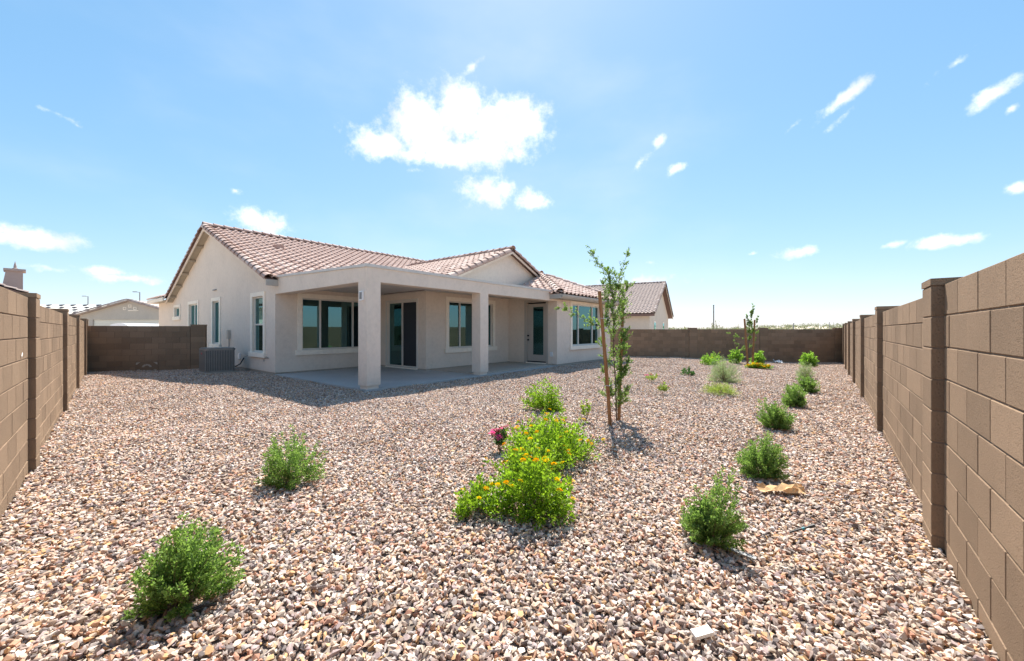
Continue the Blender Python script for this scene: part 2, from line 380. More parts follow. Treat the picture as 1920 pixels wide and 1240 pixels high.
def yard():
    st = .25; xs = np.arange(-16, 20, st); ys = np.arange(-1.5, 23, st)
    X, Y = np.meshgrid(xs, ys, indexing='ij'); Z = gz(X, Y)+und(X, Y)-.04
    ctr = np.stack([(X[:-1, :-1]+st/2).ravel(), (Y[:-1, :-1]+st/2).ravel()], 1)
    big = [tuple(CORNER+Vector((0, -.35))), (farR.x+.35, farR.y-.1), (farR.x+.3, FARY+.12), (3.0, FARY+.12), HW(12, 8), HW(9, 1), HW(1, 1), HW(1, 10.4), (gapEnd.x, gapEnd.y+.12), (leftEnd.x-.1, leftEnd.y+.12), (PL.x-.15, PL.y-.1)]
    ok = inside(ctr, big); ny = len(ys); idx = np.arange(len(xs)*ny).reshape(len(xs), ny)
    q = np.stack([idx[:-1, :-1].ravel(), idx[1:, :-1].ravel(), idx[1:, 1:].ravel(), idx[:-1, 1:].ravel()], 1)[ok]
    v = np.stack([X.ravel(), Y.ravel(), Z.ravel()], 1)
    used = np.unique(q); mp = -np.ones(len(v), int); mp[used] = np.arange(len(used))
    return tag(link('yard', npmesh('yard', v[used], mp[q], 'soil')), kind='structure')
yard()

def gravel():
    rng = np.random.default_rng(5)
    coll = bpy.data.collections.new('rock_kinds')
    for i in range(14):
        k = 11+i % 4; p = rng.normal(size=(k, 3)); p /= np.linalg.norm(p, axis=1)[:, None]; p *= rng.uniform(.8, 1.1, (k, 1))
        p *= np.array([rng.uniform(.019, .026), rng.uniform(.0135, .0185), rng.uniform(.010, .016)])
        bm = bmesh.new()
        for q in p: bm.verts.new(q)
        h = bmesh.ops.convex_hull(bm, input=bm.verts); bmesh.ops.delete(bm, geom=[e for e in h['geom_interior'] if isinstance(e, bmesh.types.BMVert)], context='VERTS')
        me = bpy.data.meshes.new('rock'); bm.to_mesh(me); bm.free(); me.materials.append(M['rock'])
        coll.objects.link(bpy.data.objects.new('rock', me))
    pts = []
    for (r0, r1, dens) in ((0, 4.5, 2900), (4.5, 9, 2300), (9, 40, 1400)):
        A = 36*25; n = int(A*dens); P = np.stack([rng.uniform(-16, 20, n), rng.uniform(-1.5, 23.5, n)], 1)
        d = np.hypot(P[:, 0], P[:, 1]); P = P[(d >= r0) & (d < r1)]
        fr = np.abs(P[:, 0]) < 1.45*P[:, 1]+.6                            # only what the photograph and a step aside can see
        P = P[fr & (P[:, 1] > .35)]; P = P[inside(P, YARD)]; pts.append(P)
    P = np.concatenate(pts); z = gz(P[:, 0], P[:, 1])+und(P[:, 0], P[:, 1])-.026+rng.uniform(-.010, .014, len(P))
    me = bpy.data.meshes.new('gravel'); me.vertices.add(len(P)); me.vertices.foreach_set('co', np.stack([P[:, 0], P[:, 1], z], 1).astype(np.float32).ravel())
    o = tag(link('gravel', me), 'loose crushed rock in tan, pink and grey covering the yard', 'gravel', kind='stuff')
    ng = bpy.data.node_groups.new('scatter_rocks', 'GeometryNodeTree')
    ng.interface.new_socket('Geometry', in_out='INPUT', socket_type='NodeSocketGeometry'); ng.interface.new_socket('Geometry', in_out='OUTPUT', socket_type='NodeSocketGeometry')
    N = ng.nodes; L = ng.links; gi = N.new('NodeGroupInput'); go = N.new('NodeGroupOutput')
    ip = N.new('GeometryNodeInstanceOnPoints'); ci = N.new('GeometryNodeCollectionInfo'); ci.inputs['Collection'].default_value = coll
    ci.inputs['Separate Children'].default_value = True; ci.inputs['Reset Children'].default_value = True
    rv = N.new('FunctionNodeRandomValue'); rv.data_type = 'FLOAT_VECTOR'; rv.inputs[0].default_value = (-.55, -.55, 0); rv.inputs[1].default_value = (.55, .55, 6.283)
    rs = N.new('FunctionNodeRandomValue'); rs.data_type = 'FLOAT_VECTOR'; rs.inputs[0].default_value = (.45, .5, .5); rs.inputs[1].default_value = (1.35, 1.3, 1.35); rs.inputs['Seed'].default_value = 4
    L.new(gi.outputs[0], ip.inputs['Points']); L.new(ci.outputs[0], ip.inputs['Instance']); ip.inputs['Pick Instance'].default_value = True
    L.new(rv.outputs[0], ip.inputs['Rotation']); L.new(rs.outputs[0], ip.inputs['Scale']); L.new(ip.outputs[0], go.inputs[0])
    md = o.modifiers.new('scatter', 'NODES'); md.node_group = ng
    print('rocks', len(P))
gravel()

# ------------------------------------------------------------------ block fences
BL, BH, GAP = .4, .2032, .008
_bm = {}
def block_mesh(wd, dp, ht=BH):
    k = (round(wd, 3), round(dp, 3), round(ht, 3))
    if k not in _bm:
        b = bmesh.new(); bmesh.ops.create_cube(b, size=1)
        for v in b.verts: v.co = (v.co.x*(wd-GAP), v.co.y*dp, v.co.z*(ht-GAP))
        bmesh.ops.bevel(b, geom=b.edges[:], offset=.0035, segments=1, affect='EDGES')
        me = bpy.data.meshes.new('block'); b.to_mesh(me); b.free(); me.materials.append(M['block']); _bm[k] = me
    return _bm[k]
def bake(pieces, name, parent, mat):
    """many placed meshes joined into one part"""
    V_, F_, n = [], [], 0
    for me, T in pieces:
        V_ += [tuple(T @ v.co) for v in me.vertices]; F_ += [tuple(n+i for i in p.vertices) for p in me.polygons]; n = len(V_)
    mb = MB(); mb.v = V_; mb.f = F_; me = bpy.data.meshes.new(name); me.from_pydata(V_, [], F_); me.materials.append(M[mat])
    return tag(link(name, me, parent), kind='stuff')
PT = .15                                                             # panel thickness
def panel(parent, x0, x1, ztop, zbot, single, off=0.0, xvis=None):
    core = part('panel', MB().box(x0, x1, -PT+.007, -.007, zbot, ztop-.006), 'mortar', parent)
    pieces = []; rows = int(math.ceil((ztop-zbot)/BH))
    for r in range(rows):
        z = ztop-BH*(r+.5); x = x0-((off+(r % 2)*.5*BL) % BL)
        while x < x1-.012:
            a, b = max(x, x0+.001), min(x+BL, x1-.001)
            if b-a > .03:
                me = block_mesh(b-a, PT); loc = Vector(((a+b)/2, -PT/2+random.uniform(-.0015, .0015), z))
                if single and (xvis is None or xvis[0] < (a+b)/2 < xvis[1]): link('block', me, core, loc)
                else: pieces.append((me, Matrix.Translation(loc)))
            x += BL
    if pieces: bake(pieces, 'blocks', core, 'block')
def pilaster(parent, x0, wd, ztop, zbot, pr, back, single):
    core = part('pilaster', MB().box(x0+.007, x0+wd-.007, -back+.007, pr-.007, zbot, ztop-.01), 'mortar', parent)
    zc = ztop-.045; part('cap', MB().box(x0-.004, x0+wd+.004, -back-.004, pr+.004, zc+.001, ztop), 'block', core)
    pieces = []; rows = int(math.ceil((zc-zbot)/BH))
    for r in range(rows):
        me = block_mesh(wd, pr+back); loc = Vector((x0+wd/2, (pr-back)/2, zc-BH*(r+.5)))
        if single: link('block', me, core, loc)
        else: pieces.append((me, Matrix.Translation(loc)))
    if pieces: bake(pieces, 'blocks', core, 'block')
def fence(label, origin, d, group):
    """local x runs along the fence, local y points into the yard"""
    return thing('block_fence', label, 'fence', (origin[0], origin[1], 0), math.atan2(d[1], d[0]), group)
PR = .056
# right fence: local x along +u would put y on the left (the yard side)
fr = fence('tan concrete block fence with pilasters running along the right side', PF-vv*PR, U, 'block fences round the yard')
SP = 3.8; W_P = .32
panel(fr, -4.3, -.004, 1.682, -.25, True, .045, (-2.3, 0))
for k in range(7):
    zt = 1.645; sgl = k < 2
    pilaster(fr, k*SP, W_P, 1.72, -.75 if k > 2 else -.35, PR, .22, k < 3)
    if k < 6: panel(fr, k*SP+W_P+.003, (k+1)*SP-.003, zt, -.8 if k > 1 else -.4, sgl, .11)
panel(fr, 6*SP+W_P+.003, 24.1, 1.645, -.8, False)
# left fence: x must run towards the camera so that y points into the yard
lf = fence('tan concrete block fence with pilasters running along the left side', leftEnd-LN*.05, -LD, 'block fences round the yard')
LL = 13.15
st = [LL-12.05-.3, LL-8.0-.3, LL-4.15-.3, LL-.3]                       # near edges at PL4, PL3, PL2, PL1
pilaster(lf, -.35, .32, 1.76, -.3, .05, .22, False)
prev = -.03
for i, s0 in enumerate(st):
    panel(lf, prev+.003, s0-.003, 1.68, -.3, i >= 2, .13)
    pilaster(lf, s0, .32, 1.76, -.3, .05, .22, i >= 2); prev = s0+.32
panel(lf, prev+.003, prev+4.0, 1.716, -.25, True, .07, (prev, prev+1.9))
pilaster(lf, prev+4.003, .32, 1.76, -.3, .05, .22, False); panel(lf, prev+4.33, prev+6.4, 1.716, -.25, False)
# fence closing the side yard, between the left fence and the house
bd = (gapEnd-leftEnd); bl = bd.length; bdn = bd.normalized()
bf = fence('shaded brown block fence between the left fence and the air conditioner', gapEnd, -bdn, 'block fences round the yard')
panel(bf, .45, bl+.1, 1.545, -.3, True, .1); pilaster(bf, 0, .44, 1.60, -.3, .02, .17, True)
# drain block at its foot: pale inlays paint the lit ground behind its piercings
pb_ = part('drain_block', MB().box(1.36, 2.0, -.05, .008, -.03, .30), 'block', bf)
lit_inlays = MB(); cx, cz = 1.68, .12
for ang in (20, 55, 90, 125, 160):
    c, s = math.cos(R(ang)), math.sin(R(ang))
    def pt(r, t): return (cx+r*c-t*s, .0115, cz-.02+r*s*.8+t*c)
    lit_inlays.quad(pt(.07, -.018), pt(.07, .018), pt(.135, .035), pt(.135, -.035))
for sx in (-1, 1):
    lit_inlays.quad((cx+sx*.29, .0115, .27), (cx+sx*.17, .0115, .28), (cx+sx*.22, .0115, .245), (cx+sx*.26, .0115, .20), (cx+sx*.30, .0115, .19))
    lit_inlays.quad((cx+sx*.27, .0115, .02), (cx+sx*.19, .0115, .03), (cx+sx*.19, .0115, .005), (cx+sx*.27, .0115, -.005))
part('lit_inlay', lit_inlays, 'found', pb_)  # solid pale shapes, coloured like sunlit ground showing through the block
# far fence, parallel to the horizon: local x runs to the left so that y points at the camera
ff = fence('shaded brown block fence across the far end of the yard', (farR.x+.1, FARY), (-1, 0), 'block fences round the yard')
xs_ = [.05, 4.1, 7.9, 11.75]; wds = [.44, .44, .44, .36]
for i, x in enumerate(xs_):
    pilaster(ff, x, wds[i], 1.53, -.75, .02, .18, i < 3)
    if i < 3: panel(ff, x+wds[i]+.003, xs_[i+1]-.003, 1.455, -.7, True, .2*i)
panel(ff, 12.115, 15.5, 1.455, -.7, False)

# ------------------------------------------------------------------ the house (local x = along its rear, local y = away from the yard)
house = thing('stucco_house', 'beige stucco house with clay tile roof and covered corner patio', 'house', (C0.x, C0.y, 0), math.atan2(U[1], U[0]))
WT = .18
def wall_rects(s0, s1, z0, z1, ops):
    """rectangles of a wall with rectangular openings (s0,s1,z0,z1)"""
    xs = sorted({s0, s1, *[o[0] for o in ops], *[o[1] for o in ops]}); out = []
    for a, b in zip(xs, xs[1:]):
        cut = sorted((o[2], o[3]) for o in ops if o[0] <= a+1e-6 and o[1] >= b-1e-6); z = z0
        for c0, c1 in cut:
            if c0 > z: out.append((a, b, z, c0))
            z = c1
        if z1 > z: out.append((a, b, z, z1))
    return out
def wall_a(a, b0, b1, z1, ops=(), sgn=1, name='wall'):
    """wall in a plane of constant a, outer face at a, body towards sgn"""
    mb = MB(); lo, hi = sorted((a, a+sgn*WT))
    for s0, s1, z0, zz in wall_rects(b0, b1, .06, z1, ops): mb.box(lo, hi, s0, s1, z0, zz)
    o = part(name, mb, 'stucco', house)
    lo, hi = sorted((a+sgn*.02, a+sgn*WT)); part('foundation', MB().box(lo, hi, b0+.02, b1-.02, -.3, .059), 'found', house); return o
def wall_b(b, a0, a1, z1, ops=(), sgn=1, name='wall'):
    mb = MB(); lo, hi = sorted((b, b+sgn*WT))
    for s0, s1, z0, zz in wall_rects(a0, a1, .06, z1, ops): mb.box(s0, s1, lo, hi, z0, zz)
    o = part(name, mb, 'stucco', house)
    lo, hi = sorted((b+sgn*.02, b+sgn*WT)); part('foundation', MB().box(a0+.02, a1-.02, lo, hi, -.3, .059), 'found', house); return o
w4 = (6.14, 7.12, .66, 2.52); w3 = (10.72, 11.62, .84, 2.58); w2 = (13.82, 15.3, .85, 2.6); w1 = (17.05, 18.1, 2.08, 2.56)
bw = (.80, 3.22, .74, 2.46); sl = (2.95, 4.72, .06, 2.44); ww = (4.71, 7.09, .74, 2.46); dr = (.47, 1.52, .06, 2.53); wg = (9.25, 11.72, .75, 2.48)
wall_a(0, 5.21, 18.4, 2.85, [w4, w3, w2, w1]); wall_a(0, 18.4, 21.9, 3.0)
wall_b(5.21, WT, 3.68, 2.9, [bw]); wall_a(3.68, 2.45, 5.21-.0, 2.9, [sl]); wall_b(2.45, 3.68+WT, 8.11, 2.9, [ww])
wall_a(8.11, WT, 2.45, 2.9, [dr]); wall_b(0, 8.11, 12.9, 2.75, [wg]); wall_a(12.9, WT, 18.4, 2.9, (), -1); wall_b(18.4, WT, 12.7, 2.9, (), -1); wall_b(21.9, WT, 5, 2.9, (), -1)
RZ, RB, RP = 5.66, 11.75, .40                                        # main ridge: height of the deck, position, pitch
CZ, CA, CP = 4.79, 8.10, .43                                         # cross gable
WZ, WA, WB = 4.02, 10.5, 2.45                                        # wing hip
def zmain(b): return RZ-RP*abs(b-RB)
def zcross(a): return CZ-CP*abs(a-CA)
def zwing(a, b): return WZ-CP*max(abs(a-WA), max(WB-b, 0))
gm = MB(); gm.prism([(5.21, 2.85), (5.21, zmain(5.21)-.08), (RB, RZ-.08), (18.40, zmain(18.40)-.08), (18.40, 2.85)], 0, .0, WT); part('gable_wall', gm, 'stucco', house)
gm = MB(); gm.prism([(3.9, 2.9), (3.9, zcross(3.9)-.06), (CA, CZ-.08), (10.3, zcross(10.3)-.08), (10.3, 2.9)], 1, 2.45, 2.45+WT); part('gable_wall', gm, 'stucco', house)
# slab, interior
for a0_, a1_, b1_ in ((-.02, 3.955, 5.205), (3.965, 8.105, 2.445)):
    part('patio_slab', MB().box(a0_, a1_, -.02, b1_/2-.004, -.2, .018), 'slab', house); part('patio_slab', MB().box(a0_, a1_, b1_/2+.004, b1_, -.2, .018), 'slab', house)
part('interior_floor', MB().box(.18, 12.7, 5.4, 18.2, -.02, .05).box(3.87, 12.7, .2, 5.395, -.02, .05), 'found', house)
part('interior_ceiling', MB().box(.18, 12.7, 5.4, 18.2, 2.78, 2.84).box(3.87, 12.7, 2.64, 5.395, 2.78, 2.84).box(8.3, 12.7, .19, 2.63, 2.68, 2.74), 'inner', house)
part('partition', MB().box(.19, 12.7, 9.3, 9.4, .05, 2.77).box(8.0, 8.1, 5.0, 9.29, .05, 2.77).box(8.31, 12.69, 4.0, 4.1, .05, 2.66), 'inner', house)
# columns and beams
for a in (0, 3.78):
    c = part('column', MB().box(a, a+.36, 0, .36, .10, 2.521), 'stucco', house)
    part('plinth', MB().box(a+.03, a+.33, .03, .33, -.1, .099), 'stucco', c)
bmo = part('beam', MB().box(0, 8.108, 0, .36, 2.522, 2.85), 'stucco', house)
part('parapet_cap', MB().box(-.025, 7.75, -.025, .30, 2.851, 2.925), 'cap', bmo)
sb = MB(); sb.hull8([(0, .361, 2.522), (.36, .361, 2.522), (0, 5.208, 2.522), (.36, 5.208, 2.522), (0, .361, 2.862), (.36, .361, 2.862), (0, 5.208, 3.03), (.36, 5.208, 3.03)])
bms = part('beam', sb, 'stucco', house)
cb = MB(); cb.hull8([(-.025, .302, 2.864), (.3, .302, 2.864), (-.025, 5.62, 3.045), (.3, 5.62, 3.045), (-.025, .302, 2.925), (.3, .302, 2.925), (-.025, 5.62, 3.115), (.3, 5.62, 3.115)]); part('parapet_cap', cb, 'cap', bms)
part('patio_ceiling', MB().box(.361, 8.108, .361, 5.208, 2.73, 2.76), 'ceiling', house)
part('patio_roof', MB().slab3([(.3, .3, 2.86), (7.9, .3, 2.86), (7.9, 5.6, 3.04), (.3, 5.6, 3.04)], .05), 'cap', house)
for a, b in ((1.9, 2.6), (6.0, 1.3)):
    l_ = part('ceiling_light', MB().lathe([(.0, 0), (.095, 0), (.10, .012), (.085, .012)], 16, (a, b, 2.712)), 'white', house)

# windows: one builder in a local frame (s along the wall, n outwards, z up)
def window(op, plane, axis, out, panes, trim=True, sill=True, name='window', glass='glass', trim_w=.14, screens=()):
    s0, s1, z0, z1 = op
    def B(mb, a, b, n0, n1, c, d):
        lo, hi = sorted((plane+out*n0, plane+out*n1))
        if axis == 'b': mb.box(a, b, lo, hi, c, d)
        else: mb.box(lo, hi, a, b, c, d)
        return mb
    fw = .05; fm = MB()
    for (a, b, c, d) in ((s0, s1, z0, z0+fw), (s0, s1, z1-fw, z1), (s0, s0+fw, z0+fw, z1-fw), (s1-fw, s1, z0+fw, z1-fw)): B(fm, a, b, -.115, -.045, c, d)
    for x in panes: B(fm, x-.028, x+.028, -.112, -.04, z0+fw, z1-fw)
    wo_ = part(name, fm, 'vinyl', house)
    ed = [s0+fw]+[x for x in panes]+[s1-fw]
    for i in range(len(ed)-1):
        a = ed[i]+(.028 if i else 0); b = ed[i+1]-(.028 if i < len(ed)-2 else 0)
        part('screen' if i in screens else 'pane', B(MB(), a, b, -.088, -.08, z0+fw, z1-fw), 'screen' if i in screens else glass, wo_)
    if trim:
        t = MB(); e = .032
        B(t, s0-trim_w, s1+trim_w, 0.001, e, z1, z1+trim_w); B(t, s0-trim_w, s0, 0.001, e, z0-.002, z1); B(t, s1, s1+trim_w, 0.001, e, z0-.002, z1)
        part('trim', t, 'trim', wo_)
        part('sill', B(MB(), s0-trim_w-.07, s1+trim_w+.07, .001, .075, z0-.16, z0-.003), 'trim', wo_)
    return wo_
window(w4, 0, 'a', -1, []); window(w3, 0, 'a', -1, []); window(w2, 0, 'a', -1, [14.56]); window(w1, 0, 'a', -1, [], trim_w=.12)
part('meeting_rail', MB().box(.045, .10, 6.19, 7.07, 1.56, 1.61), 'vinyl', house)
window(bw, 5.21, 'b', -1, [1.42, 2.60]); window(ww, 2.45, 'b', -1, [5.31, 6.49]); window(wg, 0, 'b', -1, [9.86, 11.12])
sd = window(sl, 3.68, 'a', -1, [3.86], trim=False, name='sliding_door', screens=(0,))
part('handle', MB().box(3.612, 3.638, 3.80, 3.825, 1.0, 1.25), 'black', sd)
part('threshold', MB().box(3.62, 3.80, 2.9, 4.77, -.02, .058), 'trim', sd)
ct = MB()
for z0, z1, b0, b1 in ((.06, 2.50, 4.722, 4.80), (.06, 2.50, 2.87, 2.948), (2.442, 2.50, 2.948, 4.722)): ct.box(3.655, 3.679, b0, b1, z0, z1)
part('casing', ct, 'vinyl', sd)
# the glazed door with blinds
dd = MB()
for b0, b1, z0, z1 in ((.52, .68, .14, 2.47), (1.19, 1.47, .14, 2.47), (.68, 1.19, .14, .40), (.68, 1.19, 2.34, 2.47)): dd.box(8.16, 8.205, b0, b1, z0, z1)
do = part('door', dd, 'door', house)
part('pane', MB().box(8.178, 8.182, .68, 1.19, .40, 2.34), 'dglass', do)
for i in range(48): link('blind_slat', _bm.setdefault('slat', MB().hull8([(-.012, -.25, -.009), (-.010, -.25, -.010), (-.012, .25, -.009), (-.010, .25, -.010), (.010, -.25, .010), (.012, -.25, .009), (.010, .25, .010), (.012, .25, .009)]).data('blind_slat', 'blind')), do, (8.197, .935, .42+i*.0402))
part('backing', MB().box(8.212, 8.222, .66, 1.21, .38, 2.36), 'acdark', do)
for z in (1.0, 1.17): part('handle' if z == 1.0 else 'deadbolt', MB().lathe([(.03, 0), (.03, .02), (.018, .025), (.018, .045), (.032, .06), (.02, .07)], 12).build and MB().box(8.095, 8.159, 1.385, 1.435, z-.03, z+.03), 'black', do)
cs = MB()
for b0, b1, z0, z1 in ((.41, .515, .06, 2.53), (1.475, 1.58, .06, 2.53), (.41, 1.58, 2.531, 2.62)): cs.box(8.09, 8.158, b0, b1, z0, z1)
part('casing', cs, 'door', do); part('threshold', MB().box(8.07, 8.23, .5, 1.49, -.02, .09), 'trim', do); part('sweep', MB().box(8.15, 8.21, .52, 1.47, .092, .135), 'black', do)

# roof decks, fascias, soffits
rf = part('roof', MB().slab3([(-.30, 5.02, zmain(5.02)), (13.2, 5.02, zmain(5.02)), (13.2, RB, RZ), (-.30, RB, RZ)], .06).slab3([(-.30, RB, RZ), (13.2, RB, RZ), (13.2, 18.55, zmain(18.55)), (-.30, 18.55, zmain(18.55))], .06), 'deck', house)
cf = part('roof', MB().slab3([(CA, 2.2, CZ), (CA, RB-(RZ-CZ)/RP, CZ), (3.4, RB-(RZ-zcross(3.4))/RP, zcross(3.4)), (3.4, 2.2, zcross(3.4))], .06).slab3([(CA, 2.2, CZ), (11, 2.2, zcross(11)), (11, RB-(RZ-zcross(11))/RP, zcross(11)), (CA, RB-(RZ-CZ)/RP, CZ)], .06), 'deck', house)
ze = WZ-CP*2.9
wf = part('roof', MB().slab3([(7.6, -.45, ze), (13.4, -.45, ze), (WA, WB, WZ)], .05).slab3([(7.6, -.45, ze), (WA, WB, WZ), (WA, 9, WZ), (7.6, 9, ze)], .05).slab3([(13.4, -.45, ze), (13.4, 9, ze), (WA, 9, WZ), (WA, WB, WZ)], .05), 'deck', house)
part('fascia', MB().box(7.58, 13.42, -.47, -.43, ze-.19, ze-.02).box(7.58, 7.62, -.43, 0.0, ze-.19, ze-.02).box(13.38, 13.42, -.43, 3, ze-.19, ze-.02), 'fascia', wf)
part('gutter', MB().prism([(-.56, ze-.04), (-.475, ze-.04), (-.475, ze-.15), (-.53, ze-.15), (-.56, ze-.08)], 0, 7.64, 13.40), 'fascia', wf)
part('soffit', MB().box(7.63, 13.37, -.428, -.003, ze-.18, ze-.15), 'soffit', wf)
# rake boards and lookouts of the main gable
for b0, b1 in ((5.02, RB), (RB, 18.55)):
    mb = MB(); mb.prism([(b0, zmain(b0)-.17), (b0, zmain(b0)-.065), (b1, zmain(b1)-.065), (b1, zmain(b1)-.17)], 0, -.30, -.26); part('rake_board', mb, 'stucco', rf)
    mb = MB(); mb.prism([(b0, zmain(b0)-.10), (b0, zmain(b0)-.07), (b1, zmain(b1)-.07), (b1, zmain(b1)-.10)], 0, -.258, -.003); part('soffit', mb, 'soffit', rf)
for b in (13.0, 14.2, 15.4, 16.6, 17.8): part('lookout', MB().box(-.257, -.003, b-.04, b+.04, zmain(b)-.20, zmain(b)-.115), 'soffit', rf)
part('fascia', MB().box(-.34, .20, 4.97, 5.01, zmain(5.02)-.22, zmain(5.02)-.03), 'fascia', rf)
for sgn, a_end in ((-1, 3.75), (1, 10.2)):
    zz = zcross(a_end); mb = MB(); mb.prism([(CA, CZ-.15), (CA, CZ-.065), (a_end, zz-.065), (a_end, zz-.15)], 1, 2.20, 2.235); part('rake_board', mb, 'stucco', cf)
# lower roof past the gable, eave along the side wall
e2 = part('roof', MB().slab3([(-.42, 18.3, 3.10), (1.8, 18.3, 3.95), (1.8, 20.2, 3.95), (-.42, 22.3, 3.10)], .05), 'deck', house)
part('fascia', MB().box(-.45, -.41, 18.3, 22.3, 2.90, 3.08), 'trim', e2); part('soffit', MB().box(-.40, -.003, 18.3, 22.3, 2.93, 2.95), 'soffit', e2)

# roof tiles
def s_tile(wd=.30, ln=.43):
    xs = [0, .032, .085, .138, .17, .235, .30]; zs = [.004, .040, .066, .040, .004, -.010, .004]
    v, f = [], []
    for y, dz in ((0, .046), (ln, 0)):
        v += [(x*wd/.30-wd/2, y, z+dz) for x, z in zip(xs, zs)]
    v += [(x*wd/.30-wd/2, .002, z+.046-.036) for x, z in zip(xs, zs)]
    for i in range(6): f.append((i, i+1, 8+i, 7+i)); f.append((14+i, 15+i, i+1, i))
    return v, f
_tv, _tf = s_tile(); TILE = bpy.data.meshes.new('roof_tile'); TILE.from_pydata(_tv, [], _tf); TILE.materials.append(M['tile'])
TILE2 = TILE.copy(); TILE2.materials.clear(); TILE2.materials.append(M['tile2'])
def tile_field(org, ex, es, cols, rows, keep, wd=.30, ex_l=.363):
    """matrices of the tiles of one roof plane; org = low corner, ex along the eave, es up the slope"""
    ex = Vector(ex).normalized(); es = Vector(es).normalized(); n = ex.cross(es)
    if n.z < 0: n = -n; 
    out = []; rt = random.Random(int(abs(org[0]*100+org[1]*10)))
    for r in range(rows):
        for c in range(cols):
            p = Vector(org)+ex*(wd*(c+.5)+rt.uniform(-.004, .004))+es*(ex_l*r-.05)+n*(.012+rt.uniform(-.003, .003)); q = p+es*.2
            if keep(q.x, q.y):
                e2_ = (es+ex*rt.uniform(-.012, .012)).normalized(); x2 = e2_.cross(n).normalized()
                out.append(Matrix(((x2.x, e2_.x, n.x, p.x), (x2.y, e2_.y, n.y, p.y), (x2.z, e2_.z, n.z, p.z), (0, 0, 0, 1))))
    return out
def incross(a, b): return b > 2.2 and zcross(a) > 2.9
fields = []
fields.append((rf, tile_field((-.20, 5.02, zmain(5.02)), (1, 0, 0), (0, 1, RP), 44, 20, lambda a, b: b < RB-.02 and zmain(b) > (zcross(a) if 3.2 < a < 13 else 0)-.03)))
fields.append((cf, tile_field((3.4, 2.32, zcross(3.4)), (0, 1, 0), (1, 0, CP), 26, 15, lambda a, b: a < CA-.05 and zcross(a) > zmain(b)-.06)))
fields.append((cf, tile_field((11.0, 2.32, zcross(11)), (0, 1, 0), (-1, 0, CP), 24, 9, lambda a, b: a > CA+.05 and zcross(a) > max(zmain(b), zwing(a, b))-.05)))
fields.append((wf, tile_field((7.6, -.45, ze), (1, 0, 0), (0, 1, CP), 20, 9, lambda a, b: abs(a-WA) < (WB-b)+.08)))
fields.append((wf, tile_field((7.6, -.45, ze), (0, 1, 0), (1, 0, CP), 26, 9, lambda a, b: (WB-b) < (WA-a)+.08 and a < WA-.03 and (b < 2.25 or zwing(a, b) > zcross(a)-.04))))
fields.append((e2, tile_field((-.42, 18.3, 3.10), (0, 1, 0), (1, 0, .383), 13, 6, lambda a, b: b < 22.3-(a+.42)*.95)))
Hm = Matrix.Translation((C0.x, C0.y, 0)) @ Matrix.Rotation(math.atan2(U[1], U[0]), 4, 'Z')
allt = [((Hm @ T.translation-cam.location).length, pr, T) for pr, fl_ in fields for T in fl_]; allt.sort(key=lambda t: t[0])
rest = {}
for i, (d_, pr, T) in enumerate(allt):
    if i < 300: o = link('roof_tile', TILE, pr); o.matrix_local = T
    else: rest.setdefault(pr.name, (pr, []))[1].append((TILE, T))
for pr, pcs in rest.values(): bake(pcs, 'roof_tiles', pr, 'tile')
def barrel(L_=.42, r=.105):
    mb = MB(); k = 7
    for y, rr in ((0, r), (L_, r*.84)):
        mb.v += [(rr*math.cos(math.pi*j/(k-1)), y, rr*.85*math.sin(math.pi*j/(k-1))) for j in range(k)]
    mb.v += [((r-.016)*math.cos(math.pi*j/(k-1)), .001, (r-.016)*.85*math.sin(math.pi*j/(k-1))) for j in range(k)]
    for j in range(k-1): mb.f.append((j, j+1, k+j+1, k+j)); mb.f.append((2*k+j, 2*k+j+1, j+1, j))
    return mb.data('barrel_tile', 'tile', False)
BAR2 = barrel(.45, .15)
def run(name, p0, p1, me, parent, step=.363, up=(0, 0, 1), roll=0.0):
    p0, p1 = Vector(p0), Vector(p1); d = (p1-p0); L_ = d.length; d.normalize(); x = d.cross(Vector(up)).normalized(); n = x.cross(d)
    if roll: q = Matrix.Rotation(roll, 3, d); x = q @ x; n = q @ n
    tilt = (d+n*-.055).normalized(); n2 = x.cross(tilt)
    for i in range(int(L_/step)):
        p = p0+d*(i*step)+n*.03; o = link(name, me, parent)
        o.matrix_local = Matrix(((x.x, tilt.x, n2.x, p.x), (x.y, tilt.y, n2.y, p.y), (x.z, tilt.z, n2.z, p.z), (0, 0, 0, 1)))
run('rake_tile', (-.25, 4.98, zmain(4.98)+.0), (-.25, RB, RZ+.0), BAR2, rf, roll=-.35)
run('rake_tile', (-.25, 18.6, zmain(18.6)), (-.25, RB, RZ), BAR2, rf, roll=.35)
run('ridge_tile', (-.32, RB, RZ+.04), (11.6, RB, RZ+.04), BAR2, rf, .36)
run('rake_tile', (3.5, 2.24, zcross(3.5)), (CA, 2.24, CZ), BAR2, cf, roll=.35)
run('rake_tile', (10.25, 2.24, zcross(10.25)), (CA, 2.24, CZ), BAR2, cf, roll=-.35)
run('ridge_tile', (CA, 2.15, CZ+.04), (CA, 9.5, CZ+.04), BAR2, cf, .36)
run('hip_tile', (7.58, -.47, ze+.03), (WA, WB, WZ+.04), BAR2, wf, .36); run('hip_tile', (13.42, -.47, ze+.03), (WA, WB, WZ+.04), BAR2, wf, .36)
run('ridge_tile', (WA, WB-.1, WZ+.05), (WA, 6, WZ+.05), BAR2, wf, .36)
vt = part('roof_vent', MB().hull8([(1.55, 9.3, zmain(9.3)+.05), (1.85, 9.3, zmain(9.3)+.05), (1.55, 9.7, zmain(9.7)+.05), (1.85, 9.7, zmain(9.7)+.05), (1.57, 9.3, zmain(9.3)+.22), (1.83, 9.3, zmain(9.3)+.22), (1.55, 9.7, zmain(9.7)+.10), (1.85, 9.7, zmain(9.7)+.10)]), 'tile', rf)

